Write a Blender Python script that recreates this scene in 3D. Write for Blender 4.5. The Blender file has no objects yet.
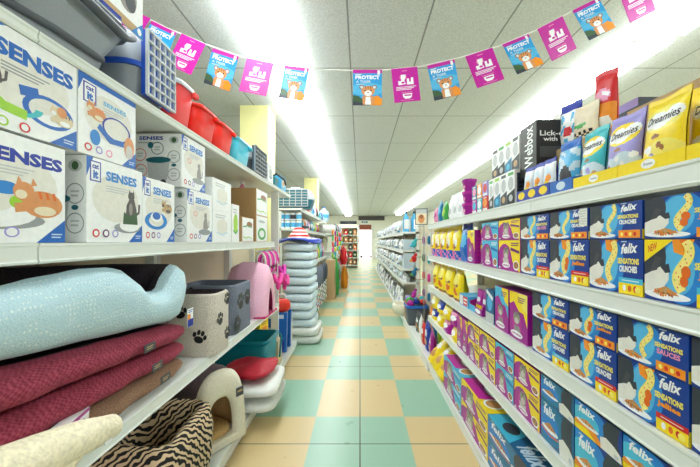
import bpy, math, random
from math import sin, cos, pi, exp, radians
random.seed(7)
SC = bpy.context.scene
COL = SC.collection

# ------------------------------------------------------------------ materials
def lin(c):
    c = c / 255.0
    return c / 12.92 if c <= 0.04045 else ((c + 0.055) / 1.055) ** 2.4
MATS = {}
def M(key, rgb=None, rough=0.5, var=0.08, scale=30.0, bump=0.0, metal=0.0, spec=0.5, coat=0.0):
    """Principled material with a procedural tone variation (and bump) around one colour."""
    if key in MATS: return MATS[key]
    m = bpy.data.materials.new(key); m.use_nodes = True
    nt = m.node_tree; b = nt.nodes['Principled BSDF']
    col = tuple(lin(c) for c in rgb)
    tc = nt.nodes.new('ShaderNodeTexCoord')
    nz = nt.nodes.new('ShaderNodeTexNoise'); nz.inputs['Scale'].default_value = scale
    nz.inputs['Detail'].default_value = 3
    nt.links.new(tc.outputs['Object'], nz.inputs['Vector'])
    rp = nt.nodes.new('ShaderNodeValToRGB')
    rp.color_ramp.elements[0].position = 0.3; rp.color_ramp.elements[1].position = 0.7
    rp.color_ramp.elements[0].color = (*[c * (1 - var) for c in col], 1)
    rp.color_ramp.elements[1].color = (*[min(1, c * (1 + var)) for c in col], 1)
    nt.links.new(nz.outputs['Fac'], rp.inputs['Fac'])
    nt.links.new(rp.outputs['Color'], b.inputs['Base Color'])
    b.inputs['Roughness'].default_value = rough; b.inputs['Metallic'].default_value = metal
    b.inputs['Specular IOR Level'].default_value = spec
    b.inputs['Coat Weight'].default_value = coat
    if bump:
        bp = nt.nodes.new('ShaderNodeBump'); bp.inputs['Strength'].default_value = bump
        bp.inputs['Distance'].default_value = 0.004
        nt.links.new(nz.outputs['Fac'], bp.inputs['Height']); nt.links.new(bp.outputs['Normal'], b.inputs['Normal'])
    MATS[key] = m
    return m
def emis(key, rgb, s):
    m = bpy.data.materials.new(key); m.use_nodes = True
    nt = m.node_tree; nt.nodes.remove(nt.nodes['Principled BSDF'])
    e = nt.nodes.new('ShaderNodeEmission'); e.inputs['Color'].default_value = (*rgb, 1); e.inputs['Strength'].default_value = s
    nt.links.new(e.outputs[0], nt.nodes['Material Output'].inputs['Surface'])
    MATS[key] = m
    return m
# printed inks and plastics
P = dict(white=(246,249,252), offwhite=(232,232,224), cream=(238,226,196), grey=(150,156,160), lgrey=(196,202,204), dgrey=(70,74,80),
  black=(22,24,28), slate=(52,60,72), navy=(14,44,118), felix=(12,62,150), felixl=(30,132,214), teal=(24,122,168), tealbox=(16,96,146),
  yellow=(252,222,20), lemon=(250,236,110), swirl=(250,232,140), orange=(246,150,30), dorange=(232,110,30), red=(214,34,40), ored=(232,52,34), paper=(226,224,210),
  purple=(168,20,150), dpurple=(112,16,120), magenta=(198,30,160), cyan=(70,190,226), sky=(86,186,234), blue=(20,104,196), royal=(26,56,170),
  green=(70,170,80), lime=(160,214,50), dgreen=(60,96,60), brown=(156,102,58), tan=(196,164,118), food=(206,150,84), lilac=(160,152,222), pink=(236,150,190),
  hotpink=(238,60,160), catg=(150,146,142), catl=(206,202,198), catd=(88,84,84), ginger=(222,150,92), aqua=(60,190,200), dteal=(30,104,120), kraft=(190,152,104), ice=(206,226,240), sand=(222,206,170), bsky=(44,160,226))
for k, c in P.items(): M(k, c, 0.38, 0.05, 60)
M('shelf', (236,240,236), 0.35, 0.02, 6)
M('lip', (232,238,234), 0.3, 0.02, 6)
M('backpanel', (226,216,190), 0.6, 0.03, 5)
M('cardboard', (196,164,122), 0.8, 0.08, 40, 0.2)
M('chrome', (200,204,208), 0.25, 0.03, 10, 0, 0.9)
M('fl_dblue', (136,184,204), 0.9, 0.08, 160, 0.6)
M('fl_red', (140,40,62), 0.95, 0.3, 170, 0.9)
M('fl_brown', (150,116,92), 0.95, 0.25, 170, 0.9)
M('fl_dark', (70,60,66), 0.98, 0.5, 220, 1.0)
M('fl_beige', (222,208,176), 0.95, 0.18, 150, 0.9)
M('fl_speck', (206,198,184), 0.95, 0.35, 260, 0.9)
M('fl_grey', (112,120,134), 0.95, 0.2, 200, 0.9)
M('fl_cream', (240,234,214), 0.95, 0.06, 80, 0.5)
M('fl_plum', (116,98,106), 0.95, 0.25, 180, 0.9)
M('fl_tan', (206,170,112), 0.95, 0.15, 120, 0.6)
M('plush', (240,230,200), 0.95, 0.14, 90, 1.0)
M('fl_pink', (244,190,214), 0.8, 0.05, 90, 0.4)
M('fl_dpink', (200,60,120), 0.9, 0.1, 90, 0.4)
M('pad', (212,232,240), 0.75, 0.06, 50, 0.5)
M('padw', (236,240,236), 0.6, 0.05, 40, 0.5)
M('cushred', (190,24,50), 0.45, 0.12, 40, 0.5)
M('pl_grey', (150,158,166), 0.45, 0.05, 300, 0.15)
M('pl_dgrey', (84,90,98), 0.45, 0.08, 200, 0.15)
M('pl_lgrey', (206,212,216), 0.35, 0.03, 30)
M('pl_coral', (244,74,74), 0.45, 0.03, 20)
M('pl_red', (236,36,14), 0.45, 0.03, 20)
M('pl_blue', (70,196,222), 0.3, 0.03, 20)
M('pl_royal', (32,84,196), 0.3, 0.03, 20)
M('pl_teal', (0,134,150), 0.3, 0.04, 20)
M('pl_dteal', (60,130,148), 0.35, 0.04, 20)
M('pl_white', (240,244,244), 0.3, 0.03, 20)
M('string', (240,240,236), 0.7)
M('brick', (150,84,66), 0.8, 0.15, 30)
M('louver', (106,92,78), 0.7, 0.1, 20)
M('colyellow', (246,240,170), 0.6, 0.02, 4)
M('wallpaint', (236,234,222), 0.7, 0.02, 4)
M('pavement', (226,222,214), 0.85, 0.08, 8)
M('rubber', (40,40,44), 0.7)
emis('tube', (0.94, 1.0, 0.99), 12.5)

def special(key, build, rough=0.9):
    m = bpy.data.materials.new(key); m.use_nodes = True
    nt = m.node_tree; b = nt.nodes['Principled BSDF']; b.inputs['Roughness'].default_value = rough
    tc = nt.nodes.new('ShaderNodeTexCoord'); build(nt, b, tc); MATS[key] = m
def _nodes(nt, *names): return [nt.nodes.new('ShaderNode' + n) for n in names]
def _math(nt, op, a, b=None, c=None):
    n = nt.nodes.new('ShaderNodeMath'); n.operation = op
    for i, v in enumerate((a, b, c)):
        if v is None: continue
        if isinstance(v, (int, float)): n.inputs[i].default_value = v
        else: nt.links.new(v, n.inputs[i])
    return n.outputs[0]
def _mix(nt, fac, a, b):
    n = nt.nodes.new('ShaderNodeMix'); n.data_type = 'RGBA'
    if isinstance(fac, (int, float)): n.inputs[0].default_value = fac
    else: nt.links.new(fac, n.inputs[0])
    for i, v in ((6, a), (7, b)):
        if isinstance(v, tuple): n.inputs[i].default_value = (*[lin(c) for c in v], 1)
        else: nt.links.new(v, n.inputs[i])
    return n.outputs[2]
def b_floor(nt, b, tc):
    L = nt.links
    sep = _nodes(nt, 'SeparateXYZ')[0]; L.new(tc.outputs['Object'], sep.inputs[0])
    X = _math(nt, 'DIVIDE', _math(nt, 'ADD', sep.outputs[0], 0.3), 0.6)      # a tile is centred on x = 0
    Y = _math(nt, 'DIVIDE', _math(nt, 'SUBTRACT', sep.outputs[1], 0.451), 0.599)
    par = _math(nt, 'FLOORED_MODULO', _math(nt, 'ADD', _math(nt, 'FLOOR', X), _math(nt, 'ADD', _math(nt, 'FLOOR', Y), 1.0)), 2.0)
    nz = _nodes(nt, 'TexNoise')[0]; nz.inputs['Scale'].default_value = 140; nz.inputs['Detail'].default_value = 3
    L.new(tc.outputs['Object'], nz.inputs['Vector'])
    ye = _mix(nt, nz.outputs['Fac'], (218,192,140), (226,204,154))
    gr = _mix(nt, nz.outputs['Fac'], (150,192,168), (164,204,182))
    col = _mix(nt, par, ye, gr)
    # sheet seams every two tiles, in both directions, through the middle of a tile
    sx = _math(nt, 'ABSOLUTE', _math(nt, 'SUBTRACT', _math(nt, 'FLOORED_MODULO', _math(nt, 'ADD', sep.outputs[0], 0.6), 1.2), 0.6))
    sy = _math(nt, 'ABSOLUTE', _math(nt, 'SUBTRACT', _math(nt, 'FLOORED_MODULO', _math(nt, 'ADD', sep.outputs[1], 0.6 - 1.946 + 1.2), 1.2), 0.6))
    seam = _math(nt, 'LESS_THAN', _math(nt, 'MINIMUM', sx, sy), 0.0035)
    col = _mix(nt, seam, col, (70,72,56))
    L.new(col, b.inputs['Base Color'])
    b.inputs['Specular IOR Level'].default_value = 0.45
    n2 = _nodes(nt, 'TexNoise')[0]; n2.inputs['Scale'].default_value = 9
    L.new(tc.outputs['Object'], n2.inputs['Vector'])
    mr = _nodes(nt, 'MapRange')[0]; mr.inputs[3].default_value = 0.24; mr.inputs[4].default_value = 0.36
    L.new(n2.outputs['Fac'], mr.inputs[0]); L.new(mr.outputs[0], b.inputs['Roughness'])
special('floor_tiles', b_floor)
def b_ceil(nt, b, tc):
    L = nt.links
    sep = _nodes(nt, 'SeparateXYZ')[0]; L.new(tc.outputs['Object'], sep.inputs[0])
    sx = _math(nt, 'ABSOLUTE', _math(nt, 'SUBTRACT', _math(nt, 'FLOORED_MODULO', _math(nt, 'ADD', sep.outputs[0], 0.09 + 0.3), 0.6), 0.3))
    sy = _math(nt, 'ABSOLUTE', _math(nt, 'SUBTRACT', _math(nt, 'FLOORED_MODULO', _math(nt, 'ADD', sep.outputs[1], 0.6 - 4.34), 1.2), 0.6))
    g = _math(nt, 'LESS_THAN', _math(nt, 'MINIMUM', sx, sy), 0.007)
    nz = _nodes(nt, 'TexNoise')[0]; nz.inputs['Scale'].default_value = 105; nz.inputs['Detail'].default_value = 5
    L.new(tc.outputs['Object'], nz.inputs['Vector'])
    mr = _nodes(nt, 'MapRange')[0]; mr.inputs[1].default_value = 0.35; mr.inputs[2].default_value = 0.65
    L.new(nz.outputs['Fac'], mr.inputs[0])
    col = _mix(nt, mr.outputs[0], (186,189,189), (214,217,216))
    col = _mix(nt, g, col, (138,140,140))
    L.new(col, b.inputs['Base Color'])
    bp = _nodes(nt, 'Bump')[0]; bp.inputs['Strength'].default_value = 0.35; bp.inputs['Distance'].default_value = 0.004
    h = _math(nt, 'SUBTRACT', nz.outputs['Fac'], _math(nt, 'MULTIPLY', g, 1.5))
    L.new(h, bp.inputs['Height']); L.new(bp.outputs[0], b.inputs['Normal'])
special('ceiling_tiles', b_ceil)
def b_zebra(nt, b, tc):
    w, rp = _nodes(nt, 'TexWave', 'ValToRGB')
    w.inputs['Scale'].default_value = 19; w.inputs['Distortion'].default_value = 6; w.inputs['Detail'].default_value = 1.2
    w.inputs['Detail Scale'].default_value = 1.3; w.bands_direction = 'DIAGONAL'
    nt.links.new(tc.outputs['Object'], w.inputs['Vector']); nt.links.new(w.outputs['Fac'], rp.inputs['Fac'])
    e = rp.color_ramp.elements; e[0].position = 0.46; e[1].position = 0.52
    e[0].color = (0.012, 0.01, 0.012, 1); e[1].color = (lin(226), lin(200), lin(162), 1)
    nt.links.new(rp.outputs[0], b.inputs['Base Color'])
special('zebra', b_zebra)
def b_dots(nt, b, tc):
    L = nt.links
    v = _nodes(nt, 'TexVoronoi')[0]; v.inputs['Scale'].default_value = 78; v.inputs['Randomness'].default_value = 0.12
    L.new(tc.outputs['Object'], v.inputs['Vector'])
    d = _math(nt, 'LESS_THAN', v.outputs['Distance'], 0.24)
    nz = _nodes(nt, 'TexNoise')[0]; nz.inputs['Scale'].default_value = 220; L.new(tc.outputs['Object'], nz.inputs['Vector'])
    base = _mix(nt, nz.outputs['Fac'], (172,208,220), (204,230,238))
    L.new(_mix(nt, d, base, (226,240,240)), b.inputs['Base Color'])
    bp = _nodes(nt, 'Bump')[0]; bp.inputs['Strength'].default_value = 0.8; bp.inputs['Distance'].default_value = 0.004
    L.new(nz.outputs['Fac'], bp.inputs['Height']); L.new(bp.outputs[0], b.inputs['Normal'])
special('fl_dots', b_dots)
def b_diamond(nt, b, tc):
    L = nt.links
    w1, w2 = _nodes(nt, 'TexChecker', 'TexNoise')
    w1.inputs['Scale'].default_value = 130; L.new(tc.outputs['Object'], w1.inputs['Vector'])
    w2.inputs['Scale'].default_value = 60; L.new(tc.outputs['Object'], w2.inputs['Vector'])
    a = _mix(nt, w2.outputs['Fac'], (96,22,42), (160,50,74)); c = _mix(nt, w2.outputs['Fac'], (122,34,56), (180,76,98))
    L.new(_mix(nt, w1.outputs['Fac'], a, c), b.inputs['Base Color'])
    bp = _nodes(nt, 'Bump')[0]; bp.inputs['Strength'].default_value = 0.6; bp.inputs['Distance'].default_value = 0.003
    L.new(w2.outputs['Fac'], bp.inputs['Height']); L.new(bp.outputs[0], b.inputs['Normal'])
special('fl_wine', b_diamond)
def b_glass(nt, b, tc):
    b.inputs['Transmission Weight'].default_value = 0.9; b.inputs['Base Color'].default_value = (0.7, 0.85, 0.95, 1); b.inputs['Roughness'].default_value = 0.1
special('bottleplastic', b_glass, 0.1)

# ------------------------------------------------------------------ mesh building
class MB:
    def __init__(s): s.v = []; s.f = []; s.m = []; s.sm = []; s.slots = []
    def mi(s, key):
        if key not in s.slots: s.slots.append(key)
        return s.slots.index(key)
    def face(s, pts, key, smooth=False):
        n = len(s.v); s.v.extend(tuple(p) for p in pts); s.f.append(tuple(range(n, n + len(pts)))); s.m.append(s.mi(key)); s.sm.append(smooth)
    def add(s, vs, fs, key, smooth=False):
        n = len(s.v); s.v.extend(tuple(p) for p in vs)
        for i, f in enumerate(fs):
            s.f.append(tuple(n + k for k in f)); s.m.append(s.mi(key if isinstance(key, str) else key[i])); s.sm.append(smooth)
    def box(s, x0, x1, y0, y1, z0, z1, key, bev=0.0):
        if bev:
            rings = []
            for z, i in ((z0, bev), (z0 + bev, 0), (z1 - bev, 0), (z1, bev)):
                rings.append([(x0+i+0, y0+i, z), (x1-i, y0+i, z), (x1-i, y1-i, z), (x0+i, y1-i, z)])
            s.loft(rings, key, smooth=False); return
        v = [(x0,y0,z0),(x1,y0,z0),(x1,y1,z0),(x0,y1,z0),(x0,y0,z1),(x1,y0,z1),(x1,y1,z1),(x0,y1,z1)]
        s.add(v, [(0,3,2,1),(4,5,6,7),(0,1,5,4),(1,2,6,5),(2,3,7,6),(3,0,4,7)], key)
    def loft(s, rings, key, closed=True, cap0=True, cap1=True, smooth=True):
        n = len(rings[0]); vs = [p for r in rings for p in r]; fs = []; ks = []
        m = n if closed else n - 1
        for i in range(len(rings) - 1):
            for j in range(m):
                fs.append((i*n+j, i*n+(j+1) % n, (i+1)*n+(j+1) % n, (i+1)*n+j)); ks.append(key if isinstance(key, str) else key[i])
        s.add(vs, fs, ks, smooth)
        if cap0: s.face(list(reversed(rings[0])), key if isinstance(key, str) else key[0])
        if cap1: s.face(rings[-1], key if isinstance(key, str) else key[-1])
    def tube(s, pts, r, key, n=8, caps=True):
        from mathutils import Vector as V
        pts = [V(p) for p in pts]; rings = []
        for i, p in enumerate(pts):
            t = (pts[min(i+1, len(pts)-1)] - pts[max(i-1, 0)]).normalized()
            a = V((0,0,1)) if abs(t.z) < 0.9 else V((1,0,0))
            u = t.cross(a).normalized(); w = t.cross(u).normalized()
            rr_ = r[i] if isinstance(r, (list, tuple)) else r
            rings.append([tuple(p + (u*cos(-2*pi*k/n) + w*sin(-2*pi*k/n)) * rr_) for k in range(n)])
        s.loft(rings, key, cap0=caps, cap1=caps)
    def superq(s, cx, cy, cz, a, b, c, key, e1=0.5, e2=0.5, nu=24, nv=12, fn=None, half=False):
        pw = lambda x, e: math.copysign(abs(x) ** e, x)
        rings = []
        for i in range(nv + 1):
            p = (-pi/2 + pi*i/nv) if not half else (pi/2*i/nv)
            p = max(min(p, pi/2 - 0.02), -pi/2 + 0.02)
            r = []
            for j in range(nu):
                t = 2*pi*j/nu
                q = (cx + a*pw(cos(p), e1)*pw(cos(t), e2), cy + b*pw(cos(p), e1)*pw(sin(t), e2), cz + c*pw(sin(p), e1))
                r.append(fn(q) if fn else q)
            rings.append(r)
        s.loft(rings, key)
    def cyl(s, x, y, z0, z1, r0, r1, key, n=14, cap=True):
        s.loft([[(x+r0*cos(2*pi*k/n), y+r0*sin(2*pi*k/n), z0) for k in range(n)], [(x+r1*cos(2*pi*k/n), y+r1*sin(2*pi*k/n), z1) for k in range(n)]], key, cap0=cap, cap1=cap)
    def mesh(s, name):
        me = bpy.data.meshes.new(name)
        me.from_pydata(s.v, [], s.f)
        for k in s.slots: me.materials.append(MATS[k])
        me.polygons.foreach_set('material_index', s.m); me.polygons.foreach_set('use_smooth', s.sm)
        me.update()
        return me
def rr(w, d, r, z, cx=0, cy=0, n=4):
    out = []
    for (sx, sy, a0) in ((1,1,0), (-1,1,90), (-1,-1,180), (1,-1,270)):
        for k in range(n + 1):
            a = radians(a0 + 90*k/n)
            out.append((cx + sx*(w/2 - r) + r*cos(a), cy + sy*(d/2 - r) + r*sin(a), z))
    return out

# ------------------------------------------------------------------ text and printed artwork on a flat face
_TX = {}
def text_tris(t, bold=0.0, shear=0.0):
    k = (t, bold, shear)
    if k in _TX: return _TX[k]
    cu = bpy.data.curves.new('lettering', 'FONT'); cu.body = t; cu.offset = bold; cu.shear = shear; cu.resolution_u = 2
    ob = bpy.data.objects.new('lettering', cu); COL.objects.link(ob)
    dg = bpy.context.evaluated_depsgraph_get(); dg.update()
    me = bpy.data.meshes.new_from_object(ob.evaluated_get(dg))
    vs = [(v.co.x, v.co.y) for v in me.vertices]; fs = [tuple(p.vertices) for p in me.polygons]
    bpy.data.objects.remove(ob); bpy.data.curves.remove(cu); bpy.data.meshes.remove(me)
    x0 = min(v[0] for v in vs); x1 = max(v[0] for v in vs); y0 = min(v[1] for v in vs); y1 = max(v[1] for v in vs)
    vs = [((x-x0)/(x1-x0), (y-y0)/(y1-y0)) for x, y in vs]
    _TX[k] = (vs, fs); return _TX[k]
LIFT = 0.00004
class Face:
    """A w by h rectangle at origin o spanned by unit axes u and v; printed shapes lie on it in thin layers. Sizes are fractions of w and h."""
    def __init__(s, mb, o, u, v, w, h, fn=None):
        s.mb, s.o, s.u, s.v, s.w, s.h, s.fn = mb, o, u, v, w, h, fn
        s.n = (u[1]*v[2]-u[2]*v[1], u[2]*v[0]-u[0]*v[2], u[0]*v[1]-u[1]*v[0]); s.layer = 0
    def pt(s, a, b, k):
        a = min(max(a, 0), 1); b = min(max(b, 0), 1)
        if s.fn: return s.fn(a, b, k*LIFT)
        a *= s.w; b *= s.h
        return tuple(s.o[i] + a*s.u[i] + b*s.v[i] + s.n[i]*k*LIFT for i in range(3))
    def poly(s, pts, key, layer=None):
        ar = sum(pts[i][0]*pts[(i+1) % len(pts)][1] - pts[(i+1) % len(pts)][0]*pts[i][1] for i in range(len(pts)))
        if ar < 0: pts = pts[::-1]
        if layer is None: s.layer += 1; layer = s.layer
        s.mb.face([s.pt(a, b, layer) for a, b in pts], key)
    def rect(s, a0, b0, a1, b1, key): s.poly([(a0,b0),(a1,b0),(a1,b1),(a0,b1)], key)
    def ell(s, a, b, ra, rb, key, n=20, rot=0.0):
        s.poly([(a + ra*cos(2*pi*k/n)*cos(rot) - rb*sin(2*pi*k/n)*sin(rot), b + ra*cos(2*pi*k/n)*sin(rot) + rb*sin(2*pi*k/n)*cos(rot)) for k in range(n)], key)
    def ring(s, a, b, ra, rb, t, key, n=24, a0=0.0, a1=2*pi):
        s.layer += 1
        for k in range(n):
            p, q = a0 + (a1-a0)*k/n, a0 + (a1-a0)*(k+1)/n
            s.poly([(a+ra*cos(p), b+rb*sin(p)), (a+ra*cos(q), b+rb*sin(q)), (a+ra*(1-t)*cos(q), b+rb*(1-t)*sin(q)), (a+ra*(1-t)*cos(p), b+rb*(1-t)*sin(p))], key, s.layer)
    def stroke(s, pts, t, key):
        s.layer += 1; asp = s.w/s.h
        L, R = [], []
        for i, p in enumerate(pts):
            p0, p1 = pts[max(i-1, 0)], pts[min(i+1, len(pts)-1)]
            dx, dy = (p1[0]-p0[0])*asp, p1[1]-p0[1]; l = math.hypot(dx, dy) or 1
            tt = t[i] if isinstance(t, (list, tuple)) else t
            L.append((p[0] - dy/l*tt/asp, p[1] + dx/l*tt)); R.append((p[0] + dy/l*tt/asp, p[1] - dx/l*tt))
        for i in range(len(pts)-1): s.poly([R[i], R[i+1], L[i+1], L[i]], key, s.layer)
    def text(s, t, a0, b0, a1, b1, key, bold=0.02, shear=0.0, rot90=False, slope=0.0):
        vs, fs = text_tris(t, bold, shear); s.layer += 1
        if rot90: q = [(a1 - (a1-a0)*y, b0 + (b1-b0)*x) for x, y in vs]
        else: q = [(a0 + (a1-a0)*x, b0 + (b1-b0)*y + slope*x) for x, y in vs]
        s.mb.add([s.pt(a, b, s.layer) for a, b in q], fs, key)
    def lines(s, a0, b0, a1, b1, n, key):
        for i in range(n):
            b = b1 - (b1-b0)*(i+0.5)/n
            s.rect(a0, b - (b1-b0)/n*0.22, a1 - (a1-a0)*0.25*((i*7) % 3)/2, b + (b1-b0)/n*0.22, key)

# ------------------------------------------------------------------ objects
ONES = ['first','second','third','fourth','fifth','sixth','seventh','eighth','ninth','tenth','eleventh','twelfth','thirteenth','fourteenth','fifteenth','sixteenth','seventeenth','eighteenth','nineteenth']
def nth(i):
    if i < 19: return ONES[i]
    t = {1:'twent',2:'thirt',3:'fort'}[(i+1)//10 - 1]
    return t + 'ieth' if (i+1) % 10 == 0 else t + 'y-' + ONES[(i+1) % 10 - 1]
def link(name, mesh, parent=None, loc=(0,0,0), rz=0.0, rx=0.0, ry=0.0):
    o = bpy.data.objects.new(name, mesh); COL.objects.link(o); o.location = loc; o.rotation_euler = (rx, ry, rz)
    if parent is not None: o.parent = parent
    return o
def tag(o, label, cat, group=None, kind=None):
    o['label'] = label; o['category'] = cat
    if group: o['group'] = group
    if kind: o['kind'] = kind
    return o
def single(name, mesh, label, cat, loc, rz=0.0, group=None, rx=0.0, ry=0.0):
    return tag(link(name, mesh, None, loc, rz, rx, ry), label, cat, group)
def thing(name, label, cat, loc, rz=0.0, group=None, rx=0.0, ry=0.0):
    return tag(link(name, None, None, loc, rz, rx, ry), label, cat, group)
def part(name, mb, parent, label=None, **k):
    o = link(name, mb.mesh(name) if isinstance(mb, MB) else mb, parent, **k)
    if label: o['label'] = label
    return o
def struct(name, mb, parent=None):
    o = link(name, mb.mesh(name), parent); o['kind'] = 'structure'; return o
RGT, LFT = -pi/2, pi/2     # goods on the right shelving face -X, goods on the left face +X; meshes are built facing -Y
F_ = 329.0
# ------------------------------------------------------------------ the setting
ZC = 2.85
mb = MB(); mb.face([(-4,-4,0),(4,-4,0),(4,21.5,0),(-4,21.5,0)], 'floor_tiles'); struct('floor', mb)
mb = MB(); mb.face([(-4,21.5,ZC),(4,21.5,ZC),(4,-4,ZC),(-4,-4,ZC)], 'ceiling_tiles'); struct('ceiling', mb)
mb = MB(); mb.box(-4.1,-4,-4,21.5,0,ZC,'wallpaint'); struct('wall_left', mb)
mb = MB(); mb.box(4,4.1,-4,21.5,0,ZC,'wallpaint'); struct('wall_right', mb)
mb = MB()
for q in ((-4,-1.3,0,ZC),(-1.3,-0.22,0,1.0),(-1.3,-0.22,1.85,2.18),(-1.3,-0.22,2.5,ZC),(-0.22,-0.06,0,ZC),(-0.06,0.76,2.24,ZC),(0.76,4,0,ZC)):
    mb.box(q[0],q[1],21.5,21.65,q[2],q[3],'wallpaint')
struct('wall_back', mb)
mb = MB(); mb.box(-4.1,4.1,21.65,32,-0.04,-0.01,'pavement'); struct('ground', mb)
mb = MB(); mb.box(-14,14,32,32.4,-0.04,2.84,'pavement'); struct('added_facade', mb)  # sunlit pale wall added opposite to whiten the doorway and floor glare
mb = MB(); mb.box(-0.06,0.76,21.46,21.5,1.93,2.26,'brick'); struct('trim_1', mb)
mb = MB(); mb.box(-0.10,-0.05,21.44,21.5,0,2.3,'white'); mb.box(0.75,0.80,21.44,21.5,0,2.3,'white'); struct('trim_2', mb)
def win(name, x0, x1, z0, z1):
    mb = MB(); t = 0.05
    mb.box(x0,x1,21.46,21.54,z0,z0+t,'dgrey'); mb.box(x0,x1,21.46,21.54,z1-t,z1,'dgrey')
    for x in (x0, (x0+x1)/2 - t/2, x1-t): mb.box(x,x+t,21.46,21.54,z0+t,z1-t,'dgrey')
    w = struct(name, mb)
    g = MB(); g.box(x0+t,x1-t,21.49,21.5,z0+t,z1-t,'slate'); struct('window_pane', g, w)
win('window_1', -1.3,-0.22,2.18,2.5); win('window_2', -1.3,-0.22,1.0,1.85)
for i, (y, h) in enumerate(((4.0,0.34),(8.6,0.37))):
    mb = MB(); mb.box(-1.46,-1.12,y,y+h,0,ZC,'colyellow'); struct('column_%d' % (i+1), mb)
t = thing('ventilation_grille', 'dark slatted grille across the wall above the far doorway', 'grille', (0.75,21.46,2.55))
m = MB(); m.box(-0.85,0.85,0.0,0.03,0,0.27,'louver'); part('frame', m, t)
m = MB()
for k in range(9): m.box(-0.83,0.83,-0.02,0.0,0.015+k*0.028,0.03+k*0.028,'dgrey')
part('slats', m, t)
t = thing('exit_sign', 'small green and white exit sign above the far doorway', 'sign', (0.3,21.44,2.36))
m = MB(); m.box(-0.22,0.22,0,0.05,0,0.14,'white'); part('housing', m, t)
m = MB(); m.box(-0.2,0.2,-0.012,0,0.02,0.12,'dteal'); fc = Face(m,(-0.2,-0.012,0.02),(1,0,0),(0,0,1),0.4,0.1); fc.text('EXIT',0.25,0.2,0.75,0.8,'white'); part('panel', m, t)

def light(i, x, y, where):
    t = thing('fluorescent_light', 'long white fluorescent batten, %s from the near end of the %s row' % (nth(i), where), 'ceiling light', (x,y,ZC), 0, 'fluorescent battens in two rows')
    m = MB(); m.box(-0.05,0.05,-0.74,0.74,-0.05,0,'white'); part('housing', m, t)
    m = MB(); m.loft([[(x,-0.73,z),(x,0.73,z)] for x, z in ((-0.15,-0.05),(-0.17,-0.075),(-0.15,-0.10),(0.15,-0.10),(0.17,-0.075),(0.15,-0.05),(-0.15,-0.05))],'tube',closed=False,cap0=False,cap1=False,smooth=False); part('glow_band', m, t)  # emitter widened past the tubes to stand in for their bloom
    for s in (-1,1): m = MB(); m.box(-0.165,0.165,s*0.737-0.006,s*0.737+0.006,-0.1,-0.045,'white'); part('end_cap', m, t)
for i in range(13):
    light(i, -0.73, 1.2 + 1.55*i, 'left')
    light(i, 2.29, 0.2 + 1.55*i, 'right')

# ------------------------------------------------------------------ shelving
def shelving(label, s, y0, y1, shelves, xb, ztop, base_x, n_up=(0,1), board=None):
    ox, oy = s*abs(xb), (y0+y1)/2
    t = thing('shelving_unit', label, 'shelving', (ox,oy,0), 0, 'white shop shelving bays')
    X = lambda x: sorted((s*x - ox, s*abs(xb) - ox))
    a, b = y0-oy+0.002, y1-oy-0.002
    m = MB(); q = sorted((0, s*0.02)); m.box(q[0],q[1],a,b,0.02,ztop,'backpanel'); part('back_panel', m, t)
    for e in n_up:
        m = MB(); yy = a if e == 0 else b-0.03; q = sorted((-s*0.0, -s*0.05)); m.box(q[0],q[1],yy,yy+0.03,0,ztop,'shelf'); part('upright', m, t)
    x0, x1 = X(base_x+0.02)
    m = MB(); m.box(x0,x1,a,b,0,shelves[-1][0]-0.03 if shelves[-1][0] < 0.2 else 0.05,'shelf'); part('base', m, t)
    for z, xf in shelves:
        x0, x1 = X(xf+0.012)
        m = MB(); m.box(x0,x1,a,b,z-0.028,z-0.001,'shelf'); sh = part('shelf', m, t)
        m = MB(); h = 0.03 if z == 1.705 else 0.05
        xo, xi = s*xf-ox, s*(xf+0.012)-ox
        pr = [(xo,z),(xi,z),(xi,z-h),(xo+s*0.004,z-h),(xo,z-h+0.006),(xo+s*0.003,z-h+0.010),(xo+s*0.003,z-0.010),(xo,z-0.006)]
        if s < 0: pr = pr[::-1]
        m.loft([[(p[0],b,p[1]) for p in pr],[(p[0],a,p[1]) for p in pr]],'lip',smooth=False); part('price_strip', m, sh)
R5 = [(1.353,0.62),(1.073,0.62),(0.80,0.62),(0.52,0.62),(0.10,0.62)]
for i, (a, b) in enumerate(((0.28,1.2),(1.2,2.1),(2.1,3.02))):
    shelving('white shelving bay on the right, %s from the camera' % nth(i), 1, a, b, R5, 1.12, 1.66, 0.62)
R2 = [(1.335,0.62),(1.07,0.62),(0.795,0.62),(0.60,0.62),(0.09,0.62)]
for i in range(6):
    shelving('white shelving bay of grey bags on the right, %s beyond the gap' % nth(i), 1, 4.77+1.55*i, 6.32+1.55*i, R2, 0.86, 1.40, 0.62)
L4 = [(1.705,0.77),(1.195,0.77),(0.638,0.73),(0.094,0.70)]
for i, (a, b) in enumerate(((-0.25,0.79),(0.79,1.9),(1.9,2.98))):
    shelving('white shelving bay on the left, %s from the camera' % nth(i), -1, a, b, L4, 1.22, 1.78, 0.70)
shelving('short white shelving bay behind the leaning blue boxes on the left', -1, 2.98, 3.66, [(1.705,0.77),(0.094,0.70)], 1.22, 1.78, 0.70)
L2 = [(1.64,0.77),(1.37,0.80),(0.86,0.77),(0.094,0.72)]
L3 = [(1.37,0.55),(0.86,0.55),(0.094,0.52)]
for i in range(4):
    shelving('white shelving bay on the far left, %s beyond the pad stack' % nth(i), -1, 4.37+1.6*i, 5.97+1.6*i, L2 if i < 2 else L3, 1.10, 1.60 if i < 2 else 1.45, 0.72 if i < 2 else 0.52)
m = MB(); m.box(-0.86,-0.79,3.18,3.205,0.095,1.675,'shelf'); single('shelf_post', m.mesh('shelf_post'), 'white upright post carrying the end of the top left shelf', 'post', (0,0,0))

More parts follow.
